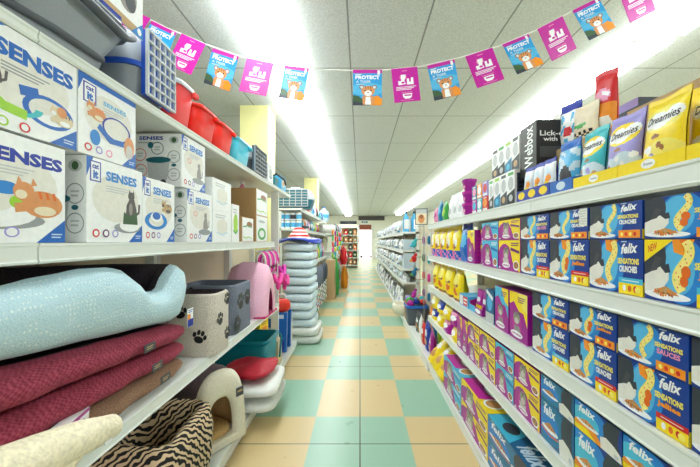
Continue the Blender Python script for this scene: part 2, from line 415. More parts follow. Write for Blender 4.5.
# ------------------------------------------------------------------ printed cartons
_ME = {}
def carton_mesh(key, w, d, h, body, front=None, left=None, right=None, top=None, name='carton'):
    if key in _ME: return _ME[key]
    m = MB(); m.box(-w/2, w/2, 0, d, 0, h, body)
    if front: front(Face(m, (-w/2,0,0), (1,0,0), (0,0,1), w, h))
    if right: right(Face(m, (w/2,0,0), (0,1,0), (0,0,1), d, h))
    if left: left(Face(m, (-w/2,d,0), (0,-1,0), (0,0,1), d, h))
    if top: top(Face(m, (-w/2,0,h), (1,0,0), (0,1,0), w, d))
    _ME[key] = m.mesh(name); return _ME[key]
def specks(f, a, b, ra, rb, n, keys, r=0.012, seed=1):
    rn = random.Random(seed); f.layer += 1; asp = f.w/f.h; L = f.layer
    for i in range(n):
        t = rn.random()*2*pi; q = math.sqrt(rn.random())
        x, y = a+ra*q*cos(t), b+rb*q*sin(t)
        f.poly([(x+r*cos(k*pi/3), y+r*asp*sin(k*pi/3)) for k in range(6)], keys[i % len(keys)], L)
def swirl_pts(x, amp, b0, b1):
    return [(x + amp*sin(k/14*pi*1.75 + 0.5) + 0.02*k/14, b1 + (b0-b1)*k/14) for k in range(15)]
def felix_front(kind, word, wcol, head='cyan', new=False, sticker=False):
    def fn(f):
        tall = kind == 'B'
        f.ell(0.44, 0.52, 0.25, 0.52, 'felixl', 24)
        f.ell(0.40, 0.55, 0.18, 0.42, 'sky', 24)
        f.ell(0.10, 0.72, 0.17, 0.40, 'slate', 18); f.rect(0,0.55,0.16,1,'slate')
        f.poly([(0,0.10),(0,0.40),(0.08,0.46),(0.20,0.56),(0.30,0.50),(0.30,0.36),(0.24,0.22),(0.34,0.10)], 'offwhite')
        f.poly([(0.07,0.46),(0.14,0.74),(0.22,0.70),(0.16,0.50)], 'dgrey')
        f.poly([(0.20,0.56),(0.30,0.62),(0.32,0.48),(0.26,0.46)], 'slate')
        f.ell(0.27, 0.10, 0.27, 0.07, 'white', 22)
        f.poly([(0.10,0.12),(0.17,0.19),(0.26,0.25),(0.34,0.20),(0.42,0.12)], 'food')
        specks(f, 0.26, 0.15, 0.13, 0.06, 30, ('tan','dorange','brown','orange'), 0.014, 3)
        if new: f.poly([(0,1),(0.36,1),(0,0.62)], 'yellow'); f.text('NEW',0.05,0.78,0.16,0.90,'red',0.02,0,False,0.06)
        if tall: f.poly([(0.34,1),(0.58,1),(0.49,0.74),(0.36,0.80)], 'orange'); f.poly([(0.42,1),(0.56,1),(0.48,0.78)], 'dorange')
        pts = swirl_pts(0.45, 0.075, 0.20, 0.98)
        f.stroke(pts, [0.075]*15, 'lemon'); f.stroke(pts, [0.05]*15, 'swirl')
        f.layer += 1
        for k in range(1, 14):
            x, y = pts[k]; r = 0.011
            f.poly([(x+0.02*(-1)**k+r*0.7*cos(a*pi/3), y+r*1.3*sin(a*pi/3)) for a in range(6)], ('dorange','red','green')[k % 3], f.layer)
        if wcol == 'orange':
            f.ell(0.49,0.50,0.05,0.10,'dorange',10); f.ell(0.47,0.36,0.045,0.09,'dorange',10)
        f.text('felix', 0.64, 0.73, 0.92, 0.92, 'white', 0.035, 0.25, False, 0.04)
        f.rect(0.64,0.955,0.74,0.975,'ice')
        f.text('SENSATIONS', 0.58, 0.55, 0.94, 0.66, 'lemon', 0.045)
        f.text(word, 0.61, 0.40, 0.91, 0.52, wcol, 0.045)
        if tall:
            f.rect(0.60,0.0,1.0,0.27,'yellow'); f.rect(0.60,0.20,1.0,0.30,head); f.lines(0.66,0.235,0.94,0.265,1,'white')
            for k in range(3): f.ell(0.70+0.09*k,0.11,0.03,0.06,('white','dorange','red')[k],12)
            f.ell(0.92,0.10,0.045,0.06,'lemon',12)
        else:
            f.rect(0.60,0.03,0.97,0.24,'orange'); 
            for k in range(4): f.ell(0.66+0.075*k,0.13,0.026,0.055,('lemon','ored','lemon','red')[k],12)
        if sticker: f.rect(0.80,0.42,0.98,0.99,'offwhite'); f.lines(0.82,0.46,0.96,0.95,6,'lgrey')
    return fn
def felix_side(f):
    f.text('felix',0.2,0.6,0.8,0.9,'white',0.03,0.2); f.rect(0,0,1,0.25,'yellow'); f.lines(0.1,0.05,0.9,0.22,3,'dorange')
def felixD_front(kind, teal):
    def fn(f):
        f.rect(0,0,1,1,'tealbox' if teal else 'felix')
        f.ell(0.25,0.55,0.5,0.55,'teal' if teal else 'felixl',24); f.ell(0.22,0.5,0.34,0.36,'felixl' if teal else 'cyan',24)
        if not teal: f.poly([(0,0),(0,0.34),(0.22,0.42),(0.5,0.30),(0.66,0.0)],'orange'); f.poly([(0,0),(0,0.18),(0.3,0.22),(0.5,0.0)],'yellow')
        f.poly([(0.66,0.3),(0.64,0.75),(0.72,1),(0.96,1),(0.92,0.5),(0.98,0.2)],'slate'); f.poly([(0.60,0.0),(0.58,0.34),(0.70,0.44),(0.86,0.36),(0.98,0.22),(1,0)],'offwhite')
        f.ell(0.30,0.36,0.26,0.08,'white'); f.poly([(0.10,0.38),(0.2,0.47),(0.30,0.53),(0.42,0.46),(0.50,0.38)],'food')
        specks(f,0.30,0.42,0.14,0.06,30,('brown','dorange','tan','orange'),0.013,5)
        if kind == 'B': f.stroke([(0.02,0.30),(0.3,0.22),(0.56,0.27)],[0.02]*3,'dorange')
        f.text('felix',0.10,0.66,0.48,0.92,'white',0.03,0.2,False,0.03); f.rect(0.10,0.93,0.22,0.955,'ice')
        f.rect(0.86,0.04,0.94,0.16,'lgrey')
    return fn
def felix_top(f):
    f.rect(0,0,1,1,'tealbox'); f.rect(0.0,0.55,0.55,0.85,'ice'); f.lines(0.04,0.58,0.5,0.82,3,'felixl'); f.text('felix',0.58,0.50,0.90,0.85,'white',0.03,0.2)
    f.poly([(0,0),(0,0.40),(0.42,0.40),(0.55,0)],'cyan'); f.text('felix',0.60,0.06,0.92,0.36,'ice',0.03,0.2); f.ell(0.30,0.20,0.12,0.12,'slate')
def cat_head(f, a, b, r):
    """a plain grey tabby's face seen from the front"""
    k = f.w/f.h
    for s in (-1,1): f.poly([(a+s*r*0.95,b+r*k*1.25),(a+s*r*0.25,b+r*k*0.85),(a+s*r*0.95,b+r*k*0.2)],'catd')
    f.ell(a,b,r,r*k,'catg'); f.ell(a,b-r*k*0.4,r*0.62,r*k*0.5,'catl')
    for s in (-1,0,1): f.stroke([(a+s*r*0.3,b+r*k*0.9),(a+s*r*0.2,b+r*k*0.45)],[0.012*k]*2,'catd')
    for s in (-1,1): f.ell(a+s*r*0.42,b+r*k*0.12,r*0.2,r*k*0.18,'lime',10); f.ell(a+s*r*0.42,b+r*k*0.12,r*0.09,r*k*0.16,'black',8)
    f.poly([(a-r*0.14,b-r*k*0.2),(a+r*0.14,b-r*k*0.2),(a,b-r*k*0.38)],'pink')
def whiskas_front(bg, tall=False):
    def fn(f):
        f.rect(0,0,1,1,bg)
        if tall:
            f.poly([(0,0),(0,0.72),(0.25,0.80),(0.55,0.62),(0.8,0.60),(1,0.34),(1,0)],'purple'); f.poly([(0.5,1),(1,1),(1,0.62),(0.75,0.70)],'lemon' if bg == 'yellow' else 'yellow')
            f.ell(0.42,0.34,0.26,0.25,'magenta'); f.poly([(0.24,0.05),(0.28,0.30),(0.58,0.30),(0.70,0.05)],'catg'); cat_head(f,0.42,0.46,0.19)
            f.ell(0.42,0.12,0.34,0.07,'white'); f.text('whiskas',0.16,0.10,0.68,0.145,'purple',0.03,0.1); f.lines(0.5,0.80,0.9,0.93,3,'dpurple')
        else:
            f.poly([(0,0),(0,0.60),(0.06,0.74),(0.2,0.86),(0.36,0.88),(0.52,0.78),(0.60,0.60),(0.68,0.30),(0.90,0.06),(0.98,0)],'purple')
            f.ell(0.36,0.42,0.20,0.38,'magenta'); f.poly([(0.26,0.1),(0.22,0.4),(0.48,0.4),(0.52,0.1)],'catl'); cat_head(f,0.37,0.56,0.13)
            f.ell(0.38,0.17,0.19,0.09,'white'); f.text('whiskas',0.23,0.135,0.53,0.205,'purple',0.03,0.1)
            f.ell(0.84,0.20,0.13,0.15,'white'); f.ell(0.84,0.21,0.10,0.11,'brown'); specks(f,0.84,0.21,0.08,0.08,10,('food','tan'),0.012)
            f.stroke([(0.6,0.72),(0.98,0.62)],[0.05,0.04],'dpurple' if bg == 'yellow' else 'blue'); f.lines(0.62,0.80,0.96,0.94,2,'dpurple' if bg == 'yellow' else 'white')
            f.rect(0.02,0.03,0.10,0.09,'white')
    return fn
def whiskas_top(bg):
    def fn(f):
        f.rect(0,0,1,1,'magenta'); f.rect(0,0,1,0.04,bg); f.poly([(0.62,0),(1,0),(1,1),(0.85,1)],bg)
        f.ell(0.42,0.45,0.22,0.22,'purple'); f.ell(0.40,0.52,0.10,0.2,'catg'); f.ell(0.46,0.40,0.2,0.10,'white'); f.text('whiskas',0.30,0.36,0.62,0.44,'purple',0.03,0.1)
        f.ell(0.78,0.24,0.13,0.18,'white'); f.ell(0.78,0.24,0.10,0.14,'food'); f.rect(0.05,0.75,0.16,0.9,'pink')
    return fn
plain_side = lambda c, d: (lambda f: (f.rect(0.08,0.1,0.92,0.9,c), f.lines(0.16,0.2,0.84,0.8,5,d)))
# ------------------------------------------------------------------ bags
def bag_mesh(key, w, h, d, art, texts=None, nu=12, nv=14, seed=0, back=None, name='bag', seam=0.93, lean=0.0, gus=0.7, crumple=1.0):
    """a filled bag facing -Y: pillow body, flat sealed top; art(a, b) names the ink at a point of its front"""
    if key in _ME: return _ME[key]
    rn = random.Random(seed); ph = [rn.random()*6.28 for _ in range(6)]
    def T(a, b):
        e = max(0.0, 1 - abs(2*a-1)**3)**0.5
        if b >= seam: p = 0.03
        else: p = (gus + (1-gus)*min(1, b/0.3)) if b < 0.3 else cos((b-0.3)/(seam-0.3)*pi/2)**0.5
        wr = 1 + crumple*(0.07*sin(9*a+ph[0]+5*b) + 0.06*sin(14*b+ph[1]+4*a))
        return max(0.0015, d/2*e*p*wr)
    def X(a, b):
        k = 1 - 0.07*sin(pi*min(1, b/seam))*(1 if b < seam else 0) + 0.012*crumple*sin(11*b+ph[2])
        return (a-0.5)*w*k
    def Z(a, b): return b*h + (0.012*crumple*h*sin(7*a+ph[3]) if b > 0.5 else 0)*(b-0.5)*2
    def S(a, b, off, s=-1): 
        return (X(a,b), d/2 + s*(T(a,b)+off) + lean*b*b*h, Z(a,b))
    m = MB()
    for s in (-1, 1):
        vs = [S(i/nu, j/nv, 0, s) for j in range(nv+1) for i in range(nu+1)]; fs = []; ks = []
        for j in range(nv):
            for i in range(nu):
                q = (j*(nu+1)+i, j*(nu+1)+i+1, (j+1)*(nu+1)+i+1, (j+1)*(nu+1)+i)
                fs.append(q if s < 0 else q[::-1]); ks.append(art((i+.5)/nu, (j+.5)/nv) if s < 0 else (back or art(0.02, 0.98)))
        m.add(vs, fs, ks, True)
    bt = [S(i/nu, 0, 0, -1) for i in range(nu+1)] + [S(i/nu, 0, 0, 1) for i in range(nu, -1, -1)]
    m.face(bt[::-1], back or art(0.02, 0.98))
    tp = [S(i/nu, 1, 0, -1) for i in range(nu+1)] + [S(i/nu, 1, 0, 1) for i in range(nu, -1, -1)]
    m.face(tp, back or art(0.02, 0.98))
    if texts:
        f = Face(m, (0,0,0), (1,0,0), (0,0,1), w, h, fn=lambda a, b, o: S(a, b, o + 0.0006)); texts(f)
    _ME[key] = m.mesh(name); return _ME[key]
def inell(a, b, ca, cb, ra, rb): return ((a-ca)/ra)**2 + ((b-cb)/rb)**2 < 1
def dream_art(bg, bg2, seed):
    rn = random.Random(seed); sp = [(rn.uniform(.15,.9), rn.uniform(.06,.34), rn.uniform(.05,.1)) for _ in range(9)]
    def art(a, b):
        c = bg
        if b > 0.9: c = bg
        if inell(a,b,.5,.68,.47,.17) : c = 'yellow' if bg != 'yellow' else 'lemon'
        for ca, cb in ((.25,.66),(.42,.71),(.6,.68),(.78,.72),(.5,.63)):
            if inell(a,b,ca,cb,.2,.085): c = 'white'
        if inell(a,b,.5,.44,.2,.05): c = 'brown' if inell(a,b,.46,.45,.12,.03) else c
        if b < .40 and inell(a,b,.62,.2,.42,.2): c = bg2
        for i, (x, y, r) in enumerate(sp):
            if inell(a,b,x,y,r,r*.6): c = ('white','lilac' if bg != 'lilac' else 'ice','brown','white','tan')[i % 5]
        if a > .62 and b < .10: c = 'yellow'
        return c
    return art
def dream_text(f): f.text('Dreamies', 0.15, 0.625, 0.92, 0.735, 'black', 0.012, 0.15, False, 0.03)

# ------------------------------------------------------------------ goods on the right shelving
XF = 0.634
def right(name, me, label, cat, y0, y1, z, group=None, w=None, h=None, x=XF, jit=0.0):
    o = single(name, me, label, cat, (x, (y0+y1)/2, z + 0.001), RGT + random.uniform(-jit, jit), group)
    if w: o.scale.x = (y1-y0-0.004)/w
    if h: o.scale.z = h
    return o
words_ = (('CRUNCHIES','white','cyan',0,0),('Jellies','orange','red',0,0),('SAUCES','pink','cyan',0,0),('CRUNCHIES','white','red',0,1),('Jellies','orange','cyan',1,0))
def felix(kind, v, teal=False):
    wd, c, hd, new, st = words_[v]; h = 0.129 if kind == 'B' else 0.088
    return carton_mesh(('felix',kind,v), 0.19, 0.13, h, 'felix', felix_front(kind, wd, c, hd, new and kind == 'B', st and kind == 'A'), None, felix_side, None, 'pouch_box')
def felixD(kind, teal): 
    h = 0.133 if kind == 'B' else 0.082
    return carton_mesh(('felixD',kind,teal), 0.176, 0.13, h, 'tealbox' if teal else 'felix', felixD_front(kind, teal), None, felix_side, None, 'pouch_box')
def whisk(bg, h): return carton_mesh(('wh',bg,h), 0.2, 0.13, h, 'purple', whiskas_front(bg), None, plain_side('magenta','pink'), None, 'pouch_box')
GF, GW = 'blue cat food multipacks', 'purple cat food multipacks'
vB = (4,0,1,3); vT = (1,0,3,2)
for row, edges, z0, z1, hh, nm in (('b',(0.54,0.735,0.91,1.10,1.298),1.073,1.204,(1.0,1.0),'second shelf down'),('c',(0.45,0.631,0.811,0.996,1.212),0.80,0.923,(0.94,1.06),'third shelf down')):
    for i in range(4):
        vb = vB[i] if row == 'b' else (0,1,3,0)[i]; vt = vT[i] if row == 'b' else (3,2,1,0)[i]
        right('pouch_box', felix('B',vb), 'tall blue cat food box, lower layer, %s from near end, %s' % (nth(i), nm), 'cat food box', edges[i], edges[i+1], z0, GF, 0.19, hh[0], jit=0.01)
        right('pouch_box', felix('A',vt), 'shallow blue cat food box, upper layer, %s from near end, %s' % (nth(i), nm), 'cat food box', edges[i]+0.001, edges[i+1], z1, GF, 0.19, hh[1], jit=0.01)
ed = (0.44,0.62,0.794,0.972,1.154)
for i in range(4):
    tl = i == 3
    right('pouch_box', felixD('B',tl), 'tall blue cat food box, lower layer, %s from near end, fourth shelf down' % nth(i), 'cat food box', ed[i], ed[i+1], 0.52, GF, 0.176)
    right('pouch_box', felixD('A',tl), 'shallow blue cat food box, upper layer, %s from near end, fourth shelf down' % nth(i), 'cat food box', ed[i], ed[i+1], 0.655, GF, 0.176)
for i, (a, b, c) in enumerate(((1.30,1.508,'yellow'),(1.51,1.71,'cyan'))):
    for l, (z, h) in enumerate(((1.073,0.129),(1.204,0.086))):
        right('pouch_box', whisk(c, h), 'purple and %s cat food box, %s layer, second shelf down on the right' % ('yellow' if c == 'yellow' else 'light blue', ('lower','upper')[l]), 'cat food box', a, b, z, GW, 0.2, jit=0.015)
for l, (z, h) in enumerate(((1.073,0.105),(1.18,0.08))):
    right('pouch_box', whisk('yellow', 0.086), 'purple cat food box set back beside the tall purple one, %s of two' % ('lower','upper')[l], 'cat food box', 1.722, 1.80, z, GW, 0.2, h/0.086, x=0.66)
tallw = carton_mesh('tallw', 0.13, 0.09, 0.19, 'purple', whiskas_front('yellow', True), None, plain_side('purple','magenta'), None, 'dry_food_box')
right('dry_food_box', tallw, 'tall purple and yellow cat food box beside the blue bag, second shelf down', 'cat food box', 1.82, 1.945, 1.073, None, 0.13, 0.99)
tallc = carton_mesh('tallc', 0.13, 0.09, 0.19, 'purple', whiskas_front('cyan', True), None, plain_side('purple','magenta'), None, 'dry_food_box')
right('dry_food_box', tallw, 'tall purple dry food box with yellow top, nearest the blue boxes, third shelf down', 'cat food box', 1.245, 1.395, 0.80, None, 0.13)
right('dry_food_box', tallc, 'tall purple dry food box with light blue top, third shelf down', 'cat food box', 1.405, 1.545, 0.80, None, 0.13)
for i, (a, b, c) in enumerate(((1.158,1.354,'yellow'),(1.356,1.54,'cyan'),(1.542,1.746,'yellow'),(1.748,1.932,'yellow'))):
    for l, (z, h) in enumerate(((0.52,0.116),(0.637,0.096))):
        right('pouch_box', whisk(c, h), 'purple and %s box, %s of four along %s layer, fourth shelf down' % ('yellow' if c == 'yellow' else 'light blue', nth(i), ('lower','upper')[l]), 'cat food box', a, b, z, GW, 0.2, jit=0.01)
tallp = carton_mesh('tallp', 0.10, 0.09, 0.2, 'purple', whiskas_front('magenta', True), None, plain_side('purple','magenta'), None, 'dry_food_box')
for i in range(2): right('dry_food_box', tallp, 'tall all-purple dry food box, %s of the pair on the fourth shelf down' % ('nearer','farther')[i], 'cat food box', 1.94+i*0.105, 2.043+i*0.105, 0.52, None, 0.10)
def case(bg, art, top, body, key): return carton_mesh(key, 0.425, 0.28, 0.12, body, art, None, plain_side(bg, 'white'), top, 'food_case')
wy = case('purple', whiskas_front('yellow'), whiskas_top('yellow'), 'purple', 'casey'); wc = case('purple', whiskas_front('cyan'), whiskas_top('cyan'), 'purple', 'casec')
fx = case('felix', felixD_front('B', True), felix_top, 'tealbox', 'casef')
for i, (a, me, nm) in enumerate(((0.775,fx,'blue case of cat food, nearest camera'),(1.203,fx,'blue case of cat food beside the purple cases'),(1.632,wy,'long purple and yellow case of cat food'),(2.062,wc,'long purple and light blue case of cat food'))):
    for l in range(2): right('food_case', me, nm + ', %s of two, bottom shelf' % ('lower','upper')[l], 'case of cat food', a, a+0.427, 0.10+0.1215*l, 'cases on the bottom right shelf')

# top shelf: yellow display trays with treat bags
def tray_mesh(key, w, d, h, hb, col, ovals, ocol, txt):
    if key in _ME: return _ME[key]
    m = MB(); t = 0.004
    m.box(-w/2,w/2,0,d,0,t,col); m.box(-w/2,w/2,0,t,t,h,col); m.box(-w/2,w/2,d-t,d,t,hb,col)
    for s in (-1,1):
        x0, x1 = sorted((s*w/2, s*(w/2-t))); rg = [[(x,t,t),(x,d-t,t),(x,d-t,hb*0.9),(x,t,h)] for x in (x1,x0)]; m.loft(rg, col, smooth=False)
    f = Face(m, (-w/2,0,0), (1,0,0), (0,0,1), w, h)
    for k in range(ovals):
        a = (k+0.5)/ovals; f.ell(a,0.5,0.16*h/w*4,0.36,ocol); 
        if txt: f.text(txt, a-0.1*h/w*4, 0.40, a+0.1*h/w*4, 0.62, 'black', 0.01, 0.1)
    _ME[key] = m.mesh('display_tray'); return _ME[key]
ty = tray_mesh('ty', 0.165, 0.13, 0.028, 0.05, 'yellow', 1, 'white', 'Dreamies')
ZT = 1.353
for i, (a, b) in enumerate(((0.465,0.63),(0.632,0.797),(0.799,0.964))):
    right('display_tray', ty, 'low yellow card tray of cat treats on the top shelf, %s from the camera' % nth(i), 'display tray', a, b, ZT, 'yellow treat trays', x=0.625)
def dbag(key, bg, bg2, seed, lean): return bag_mesh(('dream',key), 0.102, 0.166, 0.04, dream_art(bg, bg2, seed), dream_text, 48, 66, seed, bg, 'treat_bag', lean=lean)
for me, y, x, z, lab in ((dbag('y','yellow','lemon',1,0.03),0.728,0.652,ZT+0.005,'bright yellow cat treat bag upright between lilac and second yellow bag'),
        (dbag('l','lilac','ice',2,0.03),0.836,0.652,ZT+0.005,'lilac cat treat bag standing in the yellow tray'),
        (dbag('c','aqua','ice',3,0.03),0.948,0.65,ZT+0.005,'turquoise cat treat bag standing in the yellow tray beside the blue tray'),
        (dbag('y2','yellow','lemon',4,0.1),0.605,0.68,ZT+0.012,'yellow cat treat bag nearest the camera at the frame edge')):
    o = single('treat_bag', me, lab, 'treat bag', (x, y, z), RGT + random.uniform(-.05,.15), 'cat treat bags')
    o.rotation_euler.x = radians(-3)
o = single('treat_bag', dbag('y','yellow','lemon',1,0.03), 'yellow cat treat bag half hidden behind the front yellow one', 'treat bag', (0.71,0.668,ZT+0.01), RGT+0.1, 'cat treat bags')
# blue tray and its bags
tb = tray_mesh('tb', 0.115, 0.12, 0.036, 0.06, 'blue', 1, 'ice', None)
right('display_tray', tb, 'small mid-blue card tray at the end of the yellow trays', 'display tray', 0.968, 1.083, ZT, None, x=0.625)
clear = lambda a, b: 'dgrey' if inell(a,b,.55,.3,.28,.2) else ('sky' if sin(11*a+3*sin(9*b))*sin(8*b+2*a) > -.15 else 'ice') if b < .8 else 'blue'
right('treat_bag', bag_mesh('clearb',0.1,0.16,0.05,clear,None,18,22,5,'sky','treat_bag'), 'pale blue treat bag standing in the mid-blue tray', 'treat bag', 1.002, 1.102, ZT+0.006, 'cat treat bags', x=0.65)
right('treat_bag', bag_mesh('clearb2',0.1,0.15,0.05,clear,None,18,22,6,'teal','treat_bag'), 'teal treat bag behind the turquoise one', 'treat bag', 0.93, 1.03, ZT+0.006, 'cat treat bags', x=0.71)
tr = tray_mesh('tr', 0.225, 0.12, 0.04, 0.07, 'royal', 3, 'yellow', None)
right('display_tray', tr, 'royal blue card tray with three yellow ovals along its lip', 'display tray', 1.087, 1.312, ZT, None, x=0.625)
lick = lambda a, b: 'royal' if b > .86 or a < .12 else ('yellow' if inell(a,b,.5,.25,.3,.12) else 'orange' if inell(a,b,.62,.45,.2,.12) else 'ice' if inell(a,b,.5,.5,.34,.3) else 'white')
for i in range(3): right('treat_bag', bag_mesh(('lick',i),0.068,0.125,0.035,lick,None,18,24,7+i,'royal','treat_bag'), 'slim white and blue treat pouch in the royal blue tray, %s from the camera' % nth(i), 'treat pouch', 1.108+0.068*i, 1.174+0.068*i, ZT+0.006, 'slim pouches in the royal blue tray', x=0.645)
def webf(f): f.text('Webbox',0.30,0.16,0.80,0.94,'white',0.02,0,True)
def webn(f): f.text('Lick-e-Lix',0.06,0.70,0.72,0.80,'white',0.02); f.text('with',0.12,0.60,0.36,0.68,'white',0.02); f.rect(0.06,0.3,0.9,0.5,'dgrey')
wb = carton_mesh('webbox', 0.125, 0.22, 0.20, 'black', webf, None, webn, None, 'display_carton')
pk = carton_mesh('webbase', 0.125, 0.22, 0.10, 'slate', None, None, None, None, 'display_carton')
right('display_carton', pk, 'dark plain carton under the black one with white lettering', 'carton', 1.235, 1.36, ZT, x=0.75)
right('display_carton', wb, 'black carton with upright white lettering on the top right shelf', 'carton', 1.235, 1.36, ZT+0.102, x=0.662)
# white and grey slim packs, two tiers
def slimf(v):
    def fn(f):
        f.rect(0,0,1,1,'white'); f.poly([(0,0),(1,0),(1,0.45),(0,0.3)],('black','slate','teal')[v]); f.ell(0.5,0.62,0.34,0.2,'lgrey'); f.rect(0.15,0.86,0.85,0.95,('green','dgrey','lime')[v]); f.ell(0.5,0.2,0.25,0.1,('lgrey','tan','cyan')[v])
    return fn
for l in range(2):
    for i in range(4):
        v = (i+l) % 3; me = carton_mesh(('slim',v), 0.066, 0.12, 0.145, 'offwhite', slimf(v), None, plain_side('slate','black'), None, 'treat_box')
        right('treat_box', me, 'slim white and black treat box, %s tier, %s from the black carton' % (('lower','upper')[l], nth(i)), 'treat box', 1.364+i*0.07, 1.43+i*0.07, ZT+0.147*l, 'slim white treat boxes', x=0.64+0.02*l, jit=0.05)
# coloured boxes and purple tubs
cols = (('red','orange'),('aqua','white'),('magenta','cyan'),('lilac','red'),('orange','white'),('teal','pink'))
for i in range(6):
    a = 1.65 + (i % 3)*0.08; l = i//3; c0, c1 = cols[i]
    me = carton_mesh(('cb',i), 0.07, 0.1, 0.075, c0, lambda f: (f.ell(0.5,0.55,0.36,0.3,c1), f.rect(0.1,0.05,0.9,0.2,'white'), f.lines(0.2,0.84,0.8,0.96,1,'white')), None, None, None, 'treat_box')
    right('treat_box', me, 'small %s box of pet treats in the mixed stack beside the purple tubs, %s tier' % ({'red':'red','aqua':'turquoise','magenta':'magenta','lilac':'lilac','orange':'orange','teal':'teal'}[c0], ('lower','upper')[l]), 'treat box', a, a+0.07, ZT+0.0765*l, 'small mixed treat boxes', x=0.64)
for l in range(3):
    m = MB(); m.loft([rr(0.05,0.05,0.02,0),rr(0.075,0.075,0.03,0.055)],'purple'); m.loft([rr(0.08,0.08,0.03,0.055),rr(0.08,0.08,0.03,0.07)],'magenta' if l < 2 else 'purple')
    f = Face(m,(-0.02,-0.0335,0.012),(1,0,0),(0,0.03,1),0.04,0.03); f.ell(0.5,0.5,0.4,0.4,'pink')
    single('treat_tub', m.mesh('treat_tub'), 'purple treat tub, %s of three stacked on the top right shelf' % ('lowest','middle','topmost')[l], 'treat tub', (0.655,1.97,ZT+0.001+0.071*l), RGT+0.1, 'purple treat tubs')
me = bag_mesh('pinkpouch',0.07,0.14,0.04,lambda a,b:'magenta' if b > .6 else 'pink' if inell(a,b,.5,.3,.35,.2) else 'red',None,10,14,11,'magenta','treat_bag')
right('treat_bag', me, 'magenta treat pouch beside the purple tubs', 'treat bag', 1.94, 2.02, ZT, None, x=0.64)
wart = lambda a, b: 'lgrey' if inell(a,b,.5,.35,.3,.15) else ('pink' if inell(a,b,.4,.6,.14,.06) else 'white')
for i in range(6):
    me = bag_mesh(('wbag',i%2),0.12,0.2,0.07,wart,None,10,14,20+i%2,'white','food_bag')
    right('food_bag', me, 'white pet food bag, top right shelf, %s from purple tubs, %s' % (nth(i//2), ('front row','back row')[i % 2]), 'food bag', 2.10+(i//2)*0.12, 2.215+(i//2)*0.12, ZT, 'white bags on the top right shelf', x=0.65+0.09*(i % 2), h=0.9+0.12*(i % 2))
for i, (c, d, hh) in enumerate((('green','lime',0.15),('teal','sky',0.17),('pink','magenta',0.13),('lime','white',0.15),('blue','cyan',0.16),('hotpink','white',0.13))):
    me = bag_mesh(('far',c),0.1,0.15,0.05,lambda a,b,c=c,d=d: d if inell(a,b,.5,.5,.35,.25) else c,None,9,12,30+i,c,'treat_bag')
    right('treat_bag', me, 'small %s treat bag near the far end of the top right shelf, %s row' % ({'green':'green','teal':'teal','pink':'pink','lime':'lime green','blue':'blue','hotpink':'hot pink'}[c], ('front','back')[i//3]), 'treat bag', 2.48+(i % 3)*0.15, 2.6+(i % 3)*0.15, ZT, 'small bright bags at the far end', x=0.64+0.1*(i//3), h=hh/0.15)
# behind the trays: cardboard cartons and loose bags
def open_carton(label, x0, x1, y0, y1, z0, z1, name='cardboard_carton', lid=False):
    m = MB(); t = 0.005; w, d, h = x1-x0, y1-y0, z1-z0
    m.box(-w/2,w/2,-d/2,d/2,0,t,'cardboard')
    for q in ((-w/2,-w/2+t,-d/2,d/2),(w/2-t,w/2,-d/2,d/2),(-w/2+t,w/2-t,-d/2,-d/2+t),(-w/2+t,w/2-t,d/2-t,d/2)): m.box(*q,t,h,'cardboard')
    if lid: m.box(-w/2,w/2,-d/2,d/2,h,h+t,'cardboard')
    return single(name, m.mesh(name), label, 'cardboard box', ((x0+x1)/2,(y0+y1)/2,z0))
open_carton('long open cardboard carton behind the yellow treat bags', 0.80, 1.06, 0.55, 0.985, ZT+0.001, 1.585)
open_carton('lower cardboard carton behind the turquoise treat bag', 0.735, 1.06, 0.99, 1.232, ZT+0.001, 1.535, lid=True)
kb = lambda a, b: 'cream' if inell(a,b,.5,.4,.3,.2) else 'sand' if b < .8 else 'tan'
for i, (x, y, z, rz, h) in enumerate(((0.88,0.70,1.361,.1,0.17),(0.9,0.81,1.361,-.1,0.15),(0.9,0.92,1.361,.2,0.15))):
    o = single('treat_bag', bag_mesh(('kb',i),0.1,0.26,0.06,kb,None,12,14,50+i,'sand','treat_bag'), 'beige treat bag in the cardboard carton, %s from the camera' % nth(i), 'treat bag', (x,y,z), RGT+rz, 'beige bags in the carton')
def redart(a, b): return 'red' if b > .5 and not inell(a,b,.5,.62,.35,.1) else ('pink' if b > .5 else 'offwhite' if inell(a,b,.6,.2,.3,.12) else 'orange' if b > .12 else 'tan')
o = single('treat_bag', bag_mesh('redbag',0.072,0.225,0.05,redart,lambda f: f.stroke([(0.2,0.58),(0.5,0.66),(0.8,0.62)],[0.03]*3,'white'),20,26,60,'ored','treat_bag'), 'tall red and orange treat bag standing highest behind the lilac bag', 'treat bag', (0.80,1.09,1.542), RGT+0.35)

bwart = lambda a, b: 'royal' if b > .8 or a < .15 else ('red' if inell(a,b,.55,.35,.2,.12) else 'sky' if sin(13*a+2*sin(7*b))*sin(12*b) > .45 else 'white')
single('treat_bag', bag_mesh('bw',0.085,0.165,0.05,bwart,None,16,20,61,'royal','treat_bag'), 'white and blue treat bag on the lower carton, farthest from the red bag', 'treat bag', (0.755,1.205,1.542), RGT+0.3)
crart = lambda a, b: 'black' if .12 < b < .3 and (int(a*9)+int(b*30)) % 2 else ('green' if inell(a,b,.4,.45,.3,.06) else 'cream')
single('treat_bag', bag_mesh('cr',0.1,0.13,0.04,crart,None,18,24,62,'sand','treat_bag'), 'cream treat bag with green and black print beside the red bag', 'treat bag', (0.765,1.135,1.542), RGT+0.2)
o = single('food_tub', None or carton_mesh('tublid',0.10,0.09,0.14,'slate',lambda f: f.rect(0,0.8,1,1,'lilac'),None,None,lambda f: f.rect(0,0,1,1,'lilac'),'food_tub'), 'dark box with lilac lid behind the red bag', 'food box', (0.93,1.15,1.542), RGT)
